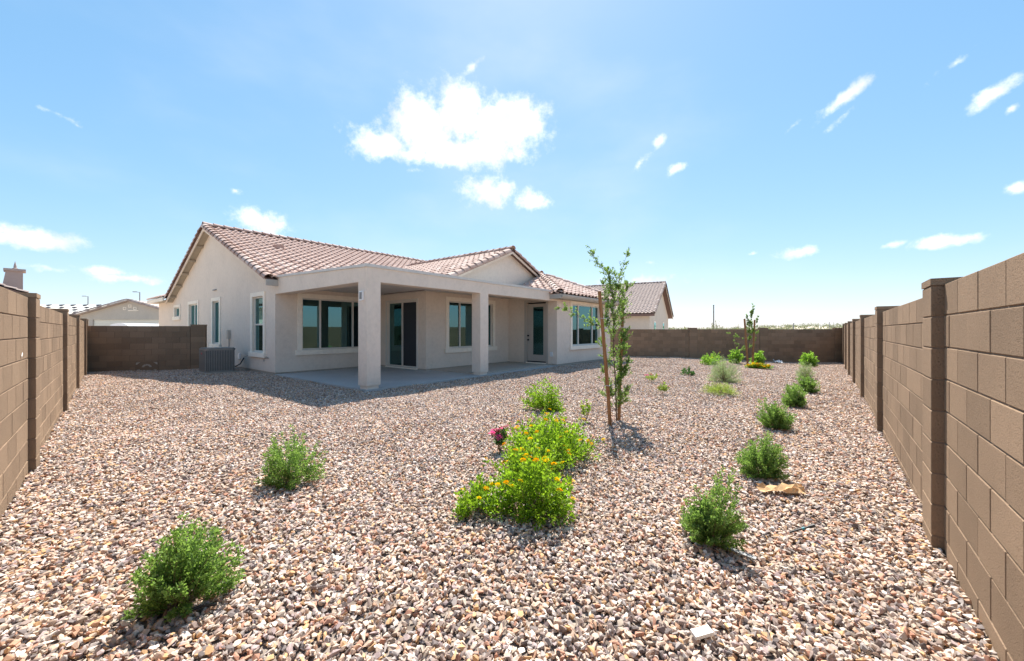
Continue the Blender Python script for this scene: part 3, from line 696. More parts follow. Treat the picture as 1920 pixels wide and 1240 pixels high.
# small fittings on the walls
part('conduit', MB().tube([(-.03, 9.5, .55), (-.03, 9.5, 1.30)], .014, 8), 'grey', house)
part('disconnect_box', MB().box(-.10, -.003, 9.41, 9.59, 1.06, 1.40), 'fascia', house)
part('wall_vent', MB().box(-.05, -.003, 11.1, 11.5, 3.02, 3.06), 'grey', house)
part('outlet_box', MB().box(-.05, -.003, 8.30, 8.44, .36, .54), 'white', house); part('outlet_box', MB().box(8.05, 8.107, .20, .30, .36, .54), 'white', house)
hb = part('hose_bib', MB().tube([(-.003, 5.75, .50), (-.10, 5.75, .50), (-.13, 5.75, .47), (-.13, 5.75, .40)], .016, 8), 'grey', house)
part('valve_wheel', MB().lathe([(.035, 0), (.035, .012)], 10, (-.08, 5.75, .53)), 'grey', hb)
part('stub_pipe', MB().tube([(-.003, 7.5, .50), (-.16, 7.5, .50)], .011, 6), 'grey', house)
cl_ = part('column_lamp', MB().box(-.045, -.003, .11, .25, 2.08, 2.30), 'white', house); part('lamp_face', MB().box(-.052, -.046, .135, .225, 2.11, 2.27), 'ac', cl_)

# ------------------------------------------------------------------ air conditioner
acx = C0+uu*-1.27+vv*7.28; AW, AH = .84, .80
ac = thing('air_conditioner', 'grey louvred air conditioner on the gravel beside the gable wall', 'air conditioner', (acx.x, acx.y, 0), math.atan2(U[1], U[0]))
part('pad', MB().box(-.04, AW+.04, -.04, AW+.04, -.06, .02), 'found', ac)
r_ = .10; oct_ = [(r_, 0), (AW-r_, 0), (AW, r_), (AW, AW-r_), (AW-r_, AW), (r_, AW), (0, AW-r_), (0, r_)]
ins = [(AW/2+(x-AW/2)*.95, AW/2+(y-AW/2)*.95) for x, y in oct_]
part('coil', MB().prism(ins, 2, .05, AH-.05), 'acdark', ac)
part('base', MB().prism(oct_, 2, .02, .07), 'ac', ac); lid = part('lid', MB().prism(oct_, 2, AH-.07, AH-.01).prism([(AW/2+(x-AW/2)*.93, AW/2+(y-AW/2)*.93) for x, y in oct_], 2, AH-.0095, AH+.012), 'ac', ac)
lv = MB()
for i in range(17):
    t = .06+i*(AW-.12)/16
    link('louvre', _bm.setdefault('lv', MB().box(-.014, .014, -.012, .012, .068, AH-.072).data('louvre', 'ac')), ac, (t, .018, 0)); link('louvre', _bm['lv'], ac, (.018, t, 0))
part('refrigerant_line', MB().tube([(AW-.02, .62, .16), (AW+.16, .64, .13), (AW+.30, .66, .20), (AW+.42, .66, .42)], .022, 8), 'tube', ac)
part('badge', MB().box(-.004, .0, .40, .52, AH-.20, AH-.15), 'red', ac)

# ------------------------------------------------------------------ plants
def leaf_arrays(pos, dirs, ln, wd, rng):
    """folded diamond leaves: positions, growing directions"""
    n = len(pos); d = dirs/np.linalg.norm(dirs, axis=1)[:, None]
    s = np.cross(d, rng.normal(size=(n, 3))); s /= np.linalg.norm(s, axis=1)[:, None]; nn = np.cross(d, s)
    L_ = (ln*rng.uniform(.65, 1.25, n))[:, None]; W_ = (wd*rng.uniform(.7, 1.2, n))[:, None]
    a = pos; b = pos+d*L_*.45+s*W_*.5+nn*W_*.18; c = pos+d*L_-nn*L_*.10; e = pos+d*L_*.45-s*W_*.5+nn*W_*.18
    v = np.stack([a, b, c, e], 1).reshape(-1, 3); f = np.arange(n*4).reshape(n, 4)
    return v, f
def shrub(name, label, cat, P, h, r, mat, n_tw=90, per=55, ln=.016, wd=.008, seed=1, group=None, spread=1.0, lean=(0, 0), upright=.5, low=.05, flowers=None, stem='twig', squash=1.0):
    rng = np.random.default_rng(seed); t = thing(name, label, cat, P, rng.uniform(0, 6), group)
    lob = rng.normal(size=(7, 3)); lob[:, 2] = np.abs(lob[:, 2]); lob /= np.linalg.norm(lob, axis=1)[:, None]; la = rng.uniform(-.25, .35, 7)
    st_ = MB(); pos, dirs, tips = [], [], []
    for k in range(n_tw):
        phi = rng.uniform(0, 2*math.pi); ct = rng.uniform(low, 1.0); sn = math.sqrt(1-ct*ct)
        d = np.array([sn*math.cos(phi), sn*math.sin(phi), ct])
        m = .86+sum(a*max(0, d @ l)**6 for a, l in zip(la, lob))*1.0+rng.uniform(-.24, .20)
        end = np.array([d[0]*r*spread*m+lean[0]*h, d[1]*r*squash*spread*m+lean[1]*h, max(.03, h*(d[2]*m))])
        b0 = np.array([rng.normal()*r*.08, rng.normal()*r*.08, 0]); mid = b0*.5+end*.5+np.array([0, 0, -.06*h*(1-ct)])+rng.normal(size=3)*.03*r
        tt = np.linspace(0, 1, 7)[:, None]; path = (1-tt)**2*b0+2*(1-tt)*tt*mid+tt*tt*end
        if k % 2 == 0: st_.tube([tuple(q) for q in path[::2]], [.0045*h/.45, .003*h/.45, .002*h/.45, .001*h/.45], 4, False)
        u_ = np.sort(rng.uniform(.28, 1.0, per)**.75)[:, None]
        q = (1-u_)**2*b0+2*(1-u_)*u_*mid+u_*u_*end
        tang = 2*(1-u_)*(mid-b0)+2*u_*(end-mid); tang /= np.linalg.norm(tang, axis=1)[:, None]
        side = rng.normal(size=(per, 3)); off = np.cross(tang, side); off /= np.linalg.norm(off, axis=1)[:, None]
        q = q+off*rng.uniform(0, .085*r, (per, 1)); q[:, 2] = np.maximum(q[:, 2], .012)
        dd_ = off*1.0+tang*.8+np.array([0, 0, upright]); pos.append(q); dirs.append(dd_); tips.append(end)
    v, f = leaf_arrays(np.concatenate(pos), np.concatenate(dirs), ln, wd, rng)
    link('foliage', npmesh('foliage', v, f, mat), t); part('stems', st_, stem, t)
    if flowers:
        fm, cnt, fr_ = flowers; tips = np.array(tips); sel = [i for i in rng.permutation(len(tips)) if tips[i, 2] > .28*h][:cnt]
        for j, i in enumerate(sel):
            mt = fm[j % len(fm)]; o = link('flower', flower_mesh(mt, fr_, j % 3), t, tuple(tips[i]+np.array([0, 0, .008]))); o.rotation_euler = (rng.uniform(-.5, .5), rng.uniform(-.5, .5), rng.uniform(0, 6))
    return t
def flower_mesh(mat, r, k):
    key = ('fl', mat, r, k)
    if key not in _bm:
        rng = np.random.default_rng(k+40); mb = MB()
        for i in range(14):   # a head of small florets
            a = i*2.4; rr = r*math.sqrt(i/14); c = np.array([rr*math.cos(a), rr*math.sin(a), r*.55*(1-(rr/r)**2)]); s = r*.34
            for q in range(4):
                t = q*math.pi/2+rng.uniform(0, 1); e1 = np.array([math.cos(t), math.sin(t), .25])*s; e2_ = np.array([-math.sin(t), math.cos(t), 0])*s*.42
                mb.quad(c, c+e1*.6+e2_, c+e1, c+e1*.6-e2_)
        me = bpy.data.meshes.new('flower'); me.from_pydata([tuple(p) for p in mb.v], [], mb.f); me.materials.append(M[mat]); _bm[key] = me
    return _bm[key]
G1 = 'dense green shrubs planted in the gravel'
shrub('green_shrub', 'dense small-leaved green shrub nearest the camera at the lower left', 'shrub', ground(337, 1133), .40, .215, 'sage', 105, 110, .019, .0115, 11, G1, lean=(.0, .05))
shrub('green_shrub', 'loose upright green shrub standing alone in the left middle of the gravel', 'shrub', ground(543, 908), .44, .26, 'sage', 80, 95, .020, .0115, 12, G1)
shrub('green_shrub', 'tall green shrub just left of the grey strip near the right fence', 'shrub', ground(1330, 1018), .44, .18, 'sage', 110, 110, .0175, .0105, 13, G1)
shrub('green_shrub', 'cone shaped green shrub behind the crumpled brown paper', 'shrub', ground(1428, 893), .37, .23, 'sage', 105, 95, .018, .011, 14, G1, upright=.7)
shrub('green_shrub', 'round green shrub, third from the camera in the row beside the right fence', 'shrub', ground(1455, 802), .38, .20, 'sage', 120, 75, .022, .013, 15, G1)
shrub('green_shrub', 'round green shrub, fourth from the camera in the row beside the right fence', 'shrub', ground(1490, 761), .40, .24, 'sage', 110, 65, .024, .014, 16, G1)
shrub('green_shrub', 'round green shrub at the far end of the row, in front of a grey-green one', 'shrub', ground(1516, 735), .38, .24, 'sage', 110, 60, .026, .015, 17, G1)
shrub('silvery_shrub', 'small pale grey-green feathery shrub behind the row of round shrubs', 'shrub', ground(1509, 711), .50, .27, 'silver', 110, 45, .035, .006, 18)
shrub('leafy_shrub', 'bright leafy shrub with large leaves in front of the far fence corner', 'shrub', ground(1516, 687), .80, .33, 'bright', 60, 26, .085, .045, 19, 'bright leafy shrubs by the far fence')
shrub('leafy_shrub', 'bright leafy shrub left of the two distant stakes', 'shrub', ground(1379, 681), .78, .30, 'bright', 60, 26, .085, .045, 20, 'bright leafy shrubs by the far fence')
shrub('leafy_shrub', 'low bright leafy shrub right of the two distant stakes', 'shrub', ground(1421, 681), .62, .36, 'bright', 60, 26, .085, .045, 21, 'bright leafy shrubs by the far fence')
LF = (('yellow', 'orange', 'yellow'), 34, .021)
G2 = 'lantana clumps with yellow flowers'
shrub('lantana', 'nearest bright green lantana clump with yellow flowers', 'lantana', ground(1000, 953), .47, .47, 'lant', 120, 42, .034, .021, 22, G2, flowers=LF, upright=.2, squash=.75)
shrub('lantana', 'low trailing lantana shoot at the left foot of the nearest clump', 'lantana', ground(897, 955), .20, .20, 'lant', 40, 26, .032, .020, 23, G2, flowers=(('yellow',), 4, .017), upright=.2)
shrub('lantana', 'middle lantana clump covered with yellow flowers beside the staked tree', 'lantana', ground(1042, 858), .54, .56, 'lant', 130, 42, .036, .022, 24, G2, flowers=(('orange', 'yellow'), 44, .022), upright=.2)
shrub('lantana', 'low lantana filling the left side between the nearest and middle clumps', 'lantana', ground(996, 890), .38, .30, 'lant', 80, 40, .034, .021, 35, G2, flowers=(('yellow', 'orange'), 14, .021), upright=.2)
shrub('lantana', 'farthest lantana of the central clump, nearest the patio', 'lantana', ground(1020, 768), .42, .42, 'lant', 80, 38, .038, .024, 25, G2, flowers=(('yellow', 'pink', 'orange'), 9, .019), upright=.2)
shrub('lantana', 'thin lantana sprig with orange flower heads left of the stakes', 'lantana', ground(1098, 790), .36, .12, 'lant', 12, 14, .036, .020, 30, G2, flowers=(('orange', 'yellow'), 4, .024), upright=.4, low=.7)
shrub('pink_flower_plant', 'deep pink flowering plant left of the lantana clump', 'flowering plant', ground(936, 846), .32, .13, 'dark', 20, 26, .035, .018, 26, 'pink flowering plants', flowers=(('pink',), 12, .042), low=.55)
shrub('pink_flower_plant', 'small pink flowering plant in the gravel right of the staked tree', 'flowering plant', ground(1222, 716), .26, .20, 'lime', 16, 18, .045, .022, 27, 'pink flowering plants', flowers=(('pink',), 5, .035), low=.35)
shrub('pink_flower_plant', 'tiny green and pink plant nearest the staked tree on its right', 'flowering plant', ground(1243, 738), .20, .14, 'lime', 16, 18, .042, .022, 28, 'pink flowering plants', flowers=(('pink', 'orange'), 4, .028), low=.4)
shrub('seedling', 'small dark green seedling in the open gravel', 'seedling', ground(1290, 703), .22, .22, 'dark', 20, 20, .06, .03, 29, low=.1)
shrub('lantana', 'yellow-green lantana left of the feathery grey-green shrub', 'lantana', ground(1332, 684), .50, .46, 'bright', 60, 26, .06, .035, 31, G2, flowers=(('orange', 'yellow'), 6, .035))
shrub('feathery_shrub', 'wide feathery grey-green shrub in the middle distance', 'shrub', ground(1357, 716), .70, .46, 'silver', 150, 50, .05, .006, 32, lean=(.0, 0), upright=.7)
shrub('feathery_shrub', 'low lime green feathery plant in front of the grey-green shrub', 'shrub', ground(1353, 738), .26, .42, 'lime', 90, 40, .04, .006, 33, upright=.4)
shrub('flower_mat', 'low mat of yellow flowers in front of the distant stakes', 'flowers', ground(1424, 691), .24, .56, 'bright', 110, 22, .06, .03, 34, flowers=(('yellow', 'yellow', 'orange'), 70, .06), squash=.5, low=.15)

def staked_tree(label, base, branches, rad, mat, ln, wd, per, seed, trunk='bark'):
    """branches: polylines relative to the base, with leaf density"""
    rng = np.random.default_rng(seed); t = thing('young_tree', label, 'tree', base); tr = MB(); bt = MB(); pos, dirs = [], []
    for i, (pl, dens, tw) in enumerate(branches):
        P = [np.array(p, float) for p in pl]; n = 14; out = []
        for s_ in np.linspace(0, len(P)-1, n):      # smooth polyline
            k = min(int(s_), len(P)-2); f_ = s_-k; p0 = P[max(k-1, 0)]; p1 = P[k]; p2 = P[k+1]; p3 = P[min(k+2, len(P)-1)]
            out.append(.5*((2*p1)+(-p0+p2)*f_+(2*p0-5*p1+4*p2-p3)*f_**2+(-p0+3*p1-3*p2+p3)*f_**3))
        rr = np.linspace(rad if i == 0 else rad*.5, rad*.12, n); (tr if i == 0 else bt).tube([tuple(q) for q in out], list(rr), 6)
        L_ = sum(np.linalg.norm(b-a) for a, b in zip(out, out[1:]))
        ntw = int(L_*tw)
        for j in range(ntw):
            u_ = rng.uniform(.10 if i else .25, 1)*(n-1); k = min(int(u_), n-2); q = out[k]+(out[k+1]-out[k])*(u_-k); tg = (out[k+1]-out[k]); tg /= np.linalg.norm(tg)
            sd_ = np.cross(tg, rng.normal(size=3)); sd_ /= np.linalg.norm(sd_); ll = rng.uniform(.05, .20)*(1.25-.8*u_/(n-1)); e = q+(sd_*.75+tg*.7+np.array([0, 0, .15]))*ll
            bt.tube([tuple(q), tuple(e)], [.0022, .001], 3, False); m_ = int(per*dens*rng.uniform(.6, 1.3))
            w_ = rng.uniform(0, 1, (m_, 1)); pos.append(q+(e-q)*w_+rng.normal(size=(m_, 3))*.006); dirs.append((e-q)/ll*.8+rng.normal(size=(m_, 3))*.75)
    part('trunk', tr, trunk, t, smooth=True); part('branches', bt, trunk, t)
    v, f = leaf_arrays(np.concatenate(pos), np.concatenate(dirs), ln, wd, rng); link('crown', npmesh('crown', v, f, mat), t); return t
def stake(label, base, top, r, ties=()):
    base, top = Vector(base), Vector(top); t = thing('wooden_stake', label, 'stake', base, 0, 'round wooden tree stakes'); d = top-base; rs_ = random.Random(int(base.x*1000))
    path = [d*f-Vector((0, 0, .15))*(f == 0) for f in (0, .25, .5, .75, 1)]; part('post', MB().tube([p+Vector((rs_.uniform(-.004, .004), rs_.uniform(-.004, .004), 0)) for p in path], [r, r*1.02, r, r*.98, r*.95], 12), 'wood', t, smooth=False)
    for f in ties:
        c = d*f; part('tie_wire', MB().tube([c+Vector((math.cos(a)*(r+.004), math.sin(a)*(r+.004), math.sin(a*2)*.004)) for a in np.linspace(0, 6.28, 13)], .0035, 5, False).tube([c+Vector((r+.003, 0, 0)), c+Vector((r+.10, .06, .01))], .003, 5), 'wire', t)
    return t
tb = ground(1156, 788); Yt = tb.y
def rel(x, y, dy=0.0): p = at(x, y, Yt+dy); return tuple(p-tb)
staked_tree('slender young tree with sparse leaves tied between two wooden stakes', tb, [
 ([(0, 0, -.03), rel(1154, 720), rel(1150, 650), rel(1150, 585), rel(1147, 545), rel(1150, 510)], .55, 20),
 ([rel(1150, 585), rel(1148, 540, .05), rel(1130, 505, .1), rel(1118, 490, .12), rel(1105, 462, .15)], .42, 36),
 ([rel(1150, 575), rel(1158, 535, -.05), rel(1166, 508, -.1), rel(1177, 472, -.15)], .5, 38),
 ([rel(1151, 600), rel(1125, 612, -.15), rel(1098, 600, -.25), rel(1075, 588, -.3), rel(1046, 575, -.35)], .8, 24),
 ([rel(1150, 590), rel(1138, 560, .1), rel(1132, 530, .2)], .9, 38),
 ([rel(1151, 620), rel(1165, 590, .1), rel(1172, 555, .1), rel(1178, 530, .15)], .9, 36),
 ([rel(1151, 570), rel(1170, 545, .1), rel(1195, 530, .2)], .5, 18),
 ([rel(1152, 660), rel(1168, 640, -.1), rel(1172, 620, -.1)], 1.25, 51), ([rel(1152, 690), rel(1135, 670, .1), rel(1128, 640, .2)], .9, 34),
 ([rel(1153, 720), rel(1168, 700, .05), rel(1176, 680, .0)], 1.25, 51), ([rel(1154, 740), rel(1138, 715, .1), rel(1132, 690, .1)], .8, 30),
 ([rel(1154, 750), rel(1170, 735, -.1), rel(1185, 722, -.1)], .7, 28), ([rel(1154, 770), rel(1142, 750, .1), rel(1132, 735, .1)], .6, 24), ([rel(1152, 640), rel(1140, 610, -.1), rel(1138, 575, -.2)], .9, 34), ([rel(1153, 700), rel(1165, 672, .1), rel(1170, 650, .15)], 1.25, 54), ([rel(1154, 735), rel(1163, 712, .0), rel(1168, 690, .05)], 1.25, 48), ([rel(1154, 770), rel(1165, 752, .05), rel(1174, 735, .05)], 1, 50), ([rel(1154, 760), rel(1146, 740, .05), rel(1140, 722, .1)], 1, 46), ([rel(1151, 610), rel(1160, 575, -.1), rel(1160, 540, -.1)], 1, 44), ([rel(1150, 560), rel(1143, 530, 0), rel(1140, 505, .05)], 1, 44)],
 .011, 'tleaf', .034, .0155, 30, 51)
stake('thick leaning wooden stake left of the nearer young tree', ground(1145, 797), at(1124, 546, 5.62), .026, (.30, .80))
stake('upright wooden stake right of the nearer young tree', ground(1160, 786), at(1168, 566, 6.25), .026, (.78,))
t2 = ground(1402, 682); Y2 = t2.y
def rel2(x, y, dy=0.0): p = at(x, y, Y2+dy); return tuple(p-t2)
staked_tree('distant feathery young tree between two thin stakes by the far fence', t2, [
 ([(0, 0, -.03), rel2(1404, 640), rel2(1406, 610), rel2(1410, 590), rel2(1412, 572)], .6, 14),
 ([rel2(1404, 640), rel2(1385, 632, -.2), rel2(1364, 624, -.3)], .5, 9), ([rel2(1404, 650), rel2(1390, 650, -.2), rel2(1376, 640, -.2)], .5, 9),
 ([rel2(1405, 630), rel2(1415, 612, .1), rel2(1422, 594, .2)], .8, 14), ([rel2(1405, 630), rel2(1400, 610, .1), rel2(1400, 592, .2)], .8, 14), ([rel2(1404, 655), rel2(1416, 640, .1), rel2(1420, 622, .2)], .7, 12),
 ([rel2(1403, 660), rel2(1395, 655, .1), rel2(1388, 660, .2)], .6, 12), ([rel2(1405, 640), rel2(1410, 620, 0), rel2(1408, 600, 0)], .9, 16)], .016, 'tleaf', .06, .022, 55, 52)
stake('left thin stake of the distant young tree', ground(1402, 683), at(1396, 598, Y2-.1), .045)
stake('right thin stake of the distant young tree', ground(1411, 683), at(1415, 600, Y2+.1), .042)

# ------------------------------------------------------------------ litter on the gravel
def crumple(name, label, cat, P, sx, sy, h, mat, seed, rot=0):
    rng = np.random.default_rng(seed); mb = MB(); nx, ny = 9, 5
    for i in range(nx):
        for j in range(ny): mb.v.append((sx*(i/(nx-1)-.5)+rng.normal()*.008, sy*(j/(ny-1)-.5)*(1-.4*abs(i/(nx-1)-.5))+rng.normal()*.008, h*abs(rng.normal())*.6+.012+h*.5*(j/(ny-1))))
    for i in range(nx-1):
        for j in range(ny-1): a = i*ny+j; mb.f.append((a, a+ny, a+ny+1)); mb.f.append((a, a+ny+1, a+1))
    me = bpy.data.meshes.new(name); me.from_pydata(mb.v, [], mb.f); me.materials.append(M[mat]); o = link(name, me, None, P); o.rotation_euler = (0, 0, rot)
    sm = o.modifiers.new('thickness', 'SOLIDIFY'); sm.thickness = .003
    return tag(o, label, cat)
crumple('crumpled_paper', 'crumpled brown paper lying in front of the cone shaped shrub', 'paper', ground(1464, 924), .36, .10, .04, 'paper', 3, -.12)
crumple('plastic_scrap', 'white scrap lying at the foot of the far fence', 'litter', ground(1459, 681), .42, .25, .10, 'white', 4, .1)
o = MB().box(-.045, .045, -.02, .02, -.006, .012).build('white_chip', 'scrap', None, loc=ground(1316, 1192)+Vector((0, 0, .012))); o.rotation_euler = (.15, -.1, .2); tag(o, 'flat white chip lying on the gravel at the bottom edge', 'litter')
e_ = thing('drip_emitter', 'black drip emitter stake with teal band poking out of the gravel', 'emitter', ground(1500, 1001), -.35)
part('tube', MB().tube([(-.06, 0, .0), (.0, 0, .03), (.07, 0, .065)], .007, 8), 'tube', e_); part('band', MB().tube([(.012, 0, .036), (.026, 0, .043)], .009, 8), 'band', e_); part('tip', MB().tube([(.05, 0, .055), (.085, 0, .072)], .012, 8), 'tube', e_)
g0 = ground(1383, 1040); o = MB().hull8([(-.10, -.014, .0), (.10, -.014, .0), (-.10, .014, 0), (.10, .014, 0), (-.10, -.014, .004), (.10, -.014, .004), (-.10, .014, .004), (.10, .014, .004)]).build('grey_strip', 'grey', None, loc=g0+Vector((0, 0, .018))); o.rotation_euler = (0.1, .05, -.75); tag(o, 'thin grey plastic strip beside the tall green shrub', 'litter')
g1 = ground(378, 1147); o = MB().tube([(-.07, 0, 0), (0, .01, .012), (.06, 0, .008)], .007, 6).build('drip_tube', 'tube', None, loc=g1+Vector((0, 0, .012))); o.rotation_euler = (0, 0, .4); tag(o, 'short black drip tube at the foot of the nearest left shrub', 'tube')

# ------------------------------------------------------------------ neighbouring houses
def tiled_plane(parent, org, ex, es, wid, ln, keep=lambda a, b: True, mat='tile2'):
    pcs = [(TILE2, T) for T in tile_field(org, ex, es, int(wid/.30), int(ln/.363)+1, keep)]
    return bake(pcs, 'roof_tiles', parent, mat)
def neighbour_right():
    # long eave towards the yard, gable end on the right; local x runs left along the ridge, local y towards the camera
    t = thing('neighbour_house', 'pale stucco house with brown tile roof behind the far fence', 'house', (11.5, 33.0, 0), math.atan2(.47, -.883))
    D, ZE, ZR = 6.5, 2.80, 6.05; k = (ZR-ZE)/(D+.5)
    part('wall', MB().box(0, 22, -.2, 0, -.62, 2.85).box(0, .2, -2*D, -.2, -.62, 2.85).box(21.8, 22, -2*D, -.2, -.62, 2.85).box(.2, 21.8, -2*D, -2*D+.2, -.62, 2.85), 'nwall', t)
    part('gable_wall', MB().prism([(0, 2.85), (-D, ZR-.12), (-2*D, 2.85)], 0, .0, .2), 'nwall', t)
    r = part('roof', MB().slab3([(-.45, .5, ZE), (22, .5, ZE), (22, -D, ZR), (-.45, -D, ZR)], .08).slab3([(-.45, -2*D-.5, ZE), (-.45, -D, ZR), (22, -D, ZR), (22, -2*D-.5, ZE)], .08), 'deck', t)
    tiled_plane(r, (-.45, .5, ZE+.02), (1, 0, 0), (0, -(D+.5), ZR-ZE), 22, (D+.5)*math.sqrt(1+k*k))
    run('ridge_tile', (-.5, -D, ZR+.03), (14, -D, ZR+.03), BARN, r, .36); run('rake_tile', (-.42, .5, ZE+.02), (-.42, -D, ZR+.02), BARN, r, roll=.3)
    run('rake_tile', (-.42, -2*D-.5, ZE+.02), (-.42, -D, ZR+.02), BARN, r, roll=-.3)
    part('fascia', MB().box(-.45, 22, .50, .54, ZE-.22, ZE-.02), 'deck', r)
    mb = MB(); mb.prism([(.5, ZE-.24), (.5, ZE-.10), (-D, ZR-.10), (-2*D-.5, ZE-.10), (-2*D-.5, ZE-.24), (-D, ZR-.26)], 0, -.47, -.43); part('rake_board', mb, 'soffit', r)
    for y in (-2.2, -8.0):
        w_ = part('window', MB().box(-.03, -.002, y-1.2, y, .7, 2.2), 'trim', t); part('pane', MB().box(-.04, -.031, y-1.1, y-.1, .8, 2.1), 'glass', w_)
    return t
BARN = barrel(.45, .15); BARN.materials.clear(); BARN.materials.append(M['tile2'])
# flipped so that the long eave faces the yard
nr = neighbour_right()
def garage_house():
    t = thing('garage_house', 'beige gabled garage with pale door behind the side fence', 'house', (-38.6, 40.0, 0), 0)
    part('wall', MB().box(-5.1, -3.9, 0, .25, -.62, 3.0).box(3.9, 5.1, 0, .25, -.62, 3.0).box(-3.9, 3.9, 0, .25, 2.48, 3.0).box(-5.1, -4.85, .25, 14, -.62, 3.0).box(4.85, 5.1, .25, 14, -.62, 3.0), 'nstucco', t)
    part('gable_wall', MB().prism([(-5.1, 3.0), (5.1, 3.0), (0, 4.38)], 1, 0, .25), 'nstucco', t)
    g_ = part('garage_door', MB().box(-3.9, 3.9, .12, .18, -.62, 2.48), 'garage', t)
    for k in range(4): link('door_panel', _bm.setdefault('gdp', MB().box(-3.85, 3.85, -.02, 0, 0, .56).data('door_panel', 'garage')), g_, (0, .118, -.1+k*.64))
    r = part('roof', MB().slab3([(-5.7, -.45, 2.88), (0, -.45, 4.46), (0, 14, 4.46), (-5.7, 14, 2.88)], .1).slab3([(5.7, -.45, 2.88), (5.7, 14, 2.88), (0, 14, 4.46), (0, -.45, 4.46)], .1), 'tile2', t)
    run('rake_tile', (-5.75, -.4, 2.90), (0, -.4, 4.49), BARN, r, roll=.3); run('rake_tile', (5.75, -.4, 2.90), (0, -.4, 4.49), BARN, r, roll=-.3)
    for x, z in ((-.62, 3.62), (-.1, 3.86), (.42, 3.62)):
        v_ = part('gable_vent', MB().box(x-.16, x+.16, -.05, -.002, z-.14, z+.14), 'trim', t); part('vent_opening', MB().box(x-.10, x+.10, -.056, -.051, z-.08, z+.08), 'nstucco', v_)
    part('vent_shelf', MB().box(-.25, .75, -.06, -.002, 3.36, 3.44), 'trim', t)
    return t
garage_house()
def roofing_house():
    t = thing('unfinished_house', 'distant house whose pale roof carries stacks of dark tiles', 'house', (-58.5, 50, .4), 0)
    part('wall', MB().box(-9, 9, 0, 10, -.62, 2.8), 'nwall', t)
    r = part('roof', MB().slab3([(-9.6, -.6, 2.75), (9.6, -.6, 2.75), (9.6, 5, 4.56), (-9.6, 5, 4.56)], .1).slab3([(-9.6, 10.6, 2.75), (-9.6, 5, 4.56), (9.6, 5, 4.56), (9.6, 10.6, 2.75)], .1), 'felt', t)
    rr = random.Random(2)
    for c in range(11):
        for q in range(5):
            if rr.random() < .13: continue
            x = -8.6+c*1.7+q*.36+rr.uniform(-.1, .1); y = -.1+q*1.15; z = 2.75+(y+.6)/5.6*1.81
            o = link('tile_stack', _bm.setdefault('stk', MB().hull8([(-.24, -.15, .0), (.24, -.15, .0), (-.24, .15, .10), (.24, .15, .10), (-.22, -.15, .11), (.22, -.15, .11), (-.22, .15, .20), (.22, .15, .20)]).data('tile_stack', 'stack')), r, (x, y, z))
    return t
roofing_house()
def chimney_house():
    t = thing('chimney_house', 'house with stucco chimney and finial behind the left fence', 'house', (-24.97, 17.05, 0), math.atan2(U[1], U[0]))
    part('wall', MB().box(-7, 2.05, -1, 12, -.62, 3.0), 'nwall', t)
    r = part('roof', MB().slab3([(2.5, -1.4, 3.08), (2.5, 12.4, 3.08), (-2.5, 12.4, 5.0), (-2.5, -1.4, 5.0)], .1).slab3([(-7.4, -1.4, 3.08), (-2.5, -1.4, 5.0), (-2.5, 12.4, 5.0), (-7.4, 12.4, 3.08)], .1), 'deck', t)
    tiled_plane(r, (2.5, -1.3, 3.11), (0, 1, 0), (-5.0, 0, 1.92), 13.5, 5.2)
    c = part('chimney', MB().hull8([(1.62, 4.0, 3.0), (2.42, 4.0, 3.0), (1.62, 4.9, 3.0), (2.42, 4.9, 3.0), (1.84, 4.0, 4.58), (2.42, 4.0, 4.58), (1.84, 4.9, 4.58), (2.42, 4.9, 4.58)]), 'chim', t)
    part('chimney_cap', MB().box(1.76, 2.52, 3.9, 5.0, 4.581, 4.70), 'chim', c)
    part('finial', MB().lathe([(.04, 0), (.10, .03), (.11, .06), (.055, .09), (.06, .15), (.045, .25), (.02, .36), (.004, .45)], 10, (2.15, 4.4, 4.701)), 'chim', c)
    return t
chimney_house()
def lamp_post(label, P, h, rot):
    t = thing('street_lamp', label, 'street lamp', P, rot, 'street lamps beyond the left fence')
    part('pole', MB().tube([(0, 0, 0), (0, 0, h)], [.11, .08], 8), 'grey', t); part('arm', MB().tube([(0, 0, h-.05), (-.9, 0, h+.05)], .05, 6), 'grey', t); part('lamp_head', MB().box(-1.25, -.6, -.14, .14, h-.02, h+.12), 'grey', t)
p_ = at(165, 556, 90); lamp_post('street lamp standing left of the garage gable', (p_.x, 90, -.62), p_.z+.62, 0)
p_ = at(262, 548, 75); lamp_post('street lamp rising behind the garage roof beside the house', (p_.x, 75, -.62), p_.z+.62, 0)
# white car parked beyond the side fence: only the roof shows
def car():
    p = at(223, 606, 33); t = thing('parked_van', 'white van parked in front of the garage, only its rounded roof showing', 'van', (p.x, 33, -.60), 0)
    top = p.z+.60; prof = [(-.88, .35), (-.95, .7), (-.95, top-.75), (-.86, top-.32), (-.66, top-.12), (-.36, top-.03), (0, top), (.36, top-.03), (.66, top-.12), (.86, top-.32), (.95, top-.75), (.95, .7), (.88, .35)]
    part('body', MB().prism(prof, 1, 0, 4.6), 'car', t); part('rear_window', MB().box(-.68, .68, -.012, -.002, top-1.05, top-.45), 'acdark', t)
    for x in (-.92, .70):
        for y in (.8, 3.7): part('wheel', MB().tube([(x, y, .35), (x+.22, y, .35)], .35, 16), 'tube', t)
car()

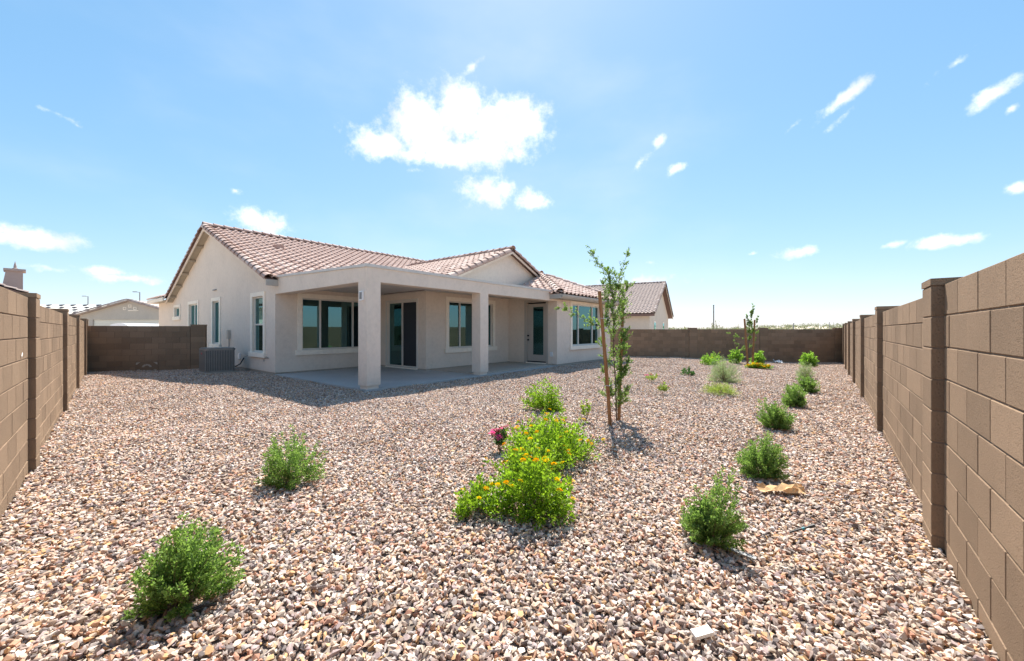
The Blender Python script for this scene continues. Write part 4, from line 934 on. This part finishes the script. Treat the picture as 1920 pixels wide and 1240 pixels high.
# ------------------------------------------------------------------ beyond the far fence
def pole(label, x, ytop, Y, r):
    p = at(x, ytop, Y); t = thing('utility_pole', label, 'pole', (p.x, Y, terrain_h(p.x, Y)), 0, 'thin posts on the desert')
    part('shaft', MB().tube([(0, 0, -.2), (0, 0, p.z-terrain_h(p.x, Y))], [r, r*.8], 8), 'grey', t); part('pole_cap', MB().lathe([(r, 0), (r*.9, .06)], 8, (0, 0, p.z-terrain_h(p.x, Y))), 'black', t)
pole('tall thin pole rising behind the far fence left of the distant young tree', 1338, 573, 46, .085)
pole('short dark post on the desert rise near the middle of the far fence', 1488, 607, 70, .09)
pole('thin dark post on the desert rise near the right fence', 1555, 605, 80, .07)
for i, (x, y0, Y, hh, sd_, lb) in enumerate(((1347, 604, 40, 1.1, 61, 'small tree top showing over the far fence right of the tall pole'), (1335, 607, 41, .8, 62, 'small tree top showing over the far fence left of the tall pole'), (1385, 606, 44, 1.0, 63, 'small tree top showing over the far fence behind the left distant stake'))):
    p = at(x, y0, Y); shrub('desert_tree', lb, 'tree', (p.x, Y, -.62), p.z+.62+hh*.1, .75, 'scrub', 40, 30, .14, .06, sd_, 'tree tops beyond the far fence', low=.3)
def scrub():
    rng = np.random.default_rng(9); V_, n = [], 0
    pos, dirs = [], []
    for k in range(1000):
        a = R(rng.uniform(12, 50)); r = 75*math.exp(rng.uniform(0, 1.75)); X, Y = r*math.sin(a), r*math.cos(a); h = rng.uniform(.5, 1.7)*(1+r/500); z = terrain_h(X, Y); m_ = 26
        q = rng.normal(size=(m_, 3))*np.array([h*.5, h*.5, h*.28])+np.array([X, Y, z+h*.42]); pos.append(q); dirs.append(rng.normal(size=(m_, 3))+np.array([0, 0, .6]))
    v, f = leaf_arrays(np.concatenate(pos), np.concatenate(dirs), .75, .42, rng)
    tag(link('desert_scrub', npmesh('desert_scrub', v, f, 'scrub')), 'grey-green desert scrub covering the low rise', 'scrub', kind='stuff')
scrub()

pw = at(37, 666, 3.62); o = MB().box(-.03, .03, -.001, .002, -.008, .008).build('paper_sliver', 'scrap'); o.location = (pw.x, pw.y, pw.z)
q_ = PL-LN*.05; dist = (Vector((pw.x, pw.y))-q_).dot(LN); o.location = (pw.x-LN.x*(dist-.006), pw.y-LN.y*(dist-.006), pw.z); o.rotation_euler = (0, R(32), math.atan2(-LD.y, -LD.x)); tag(o, 'small white sliver stuck to a block of the left fence', 'litter')
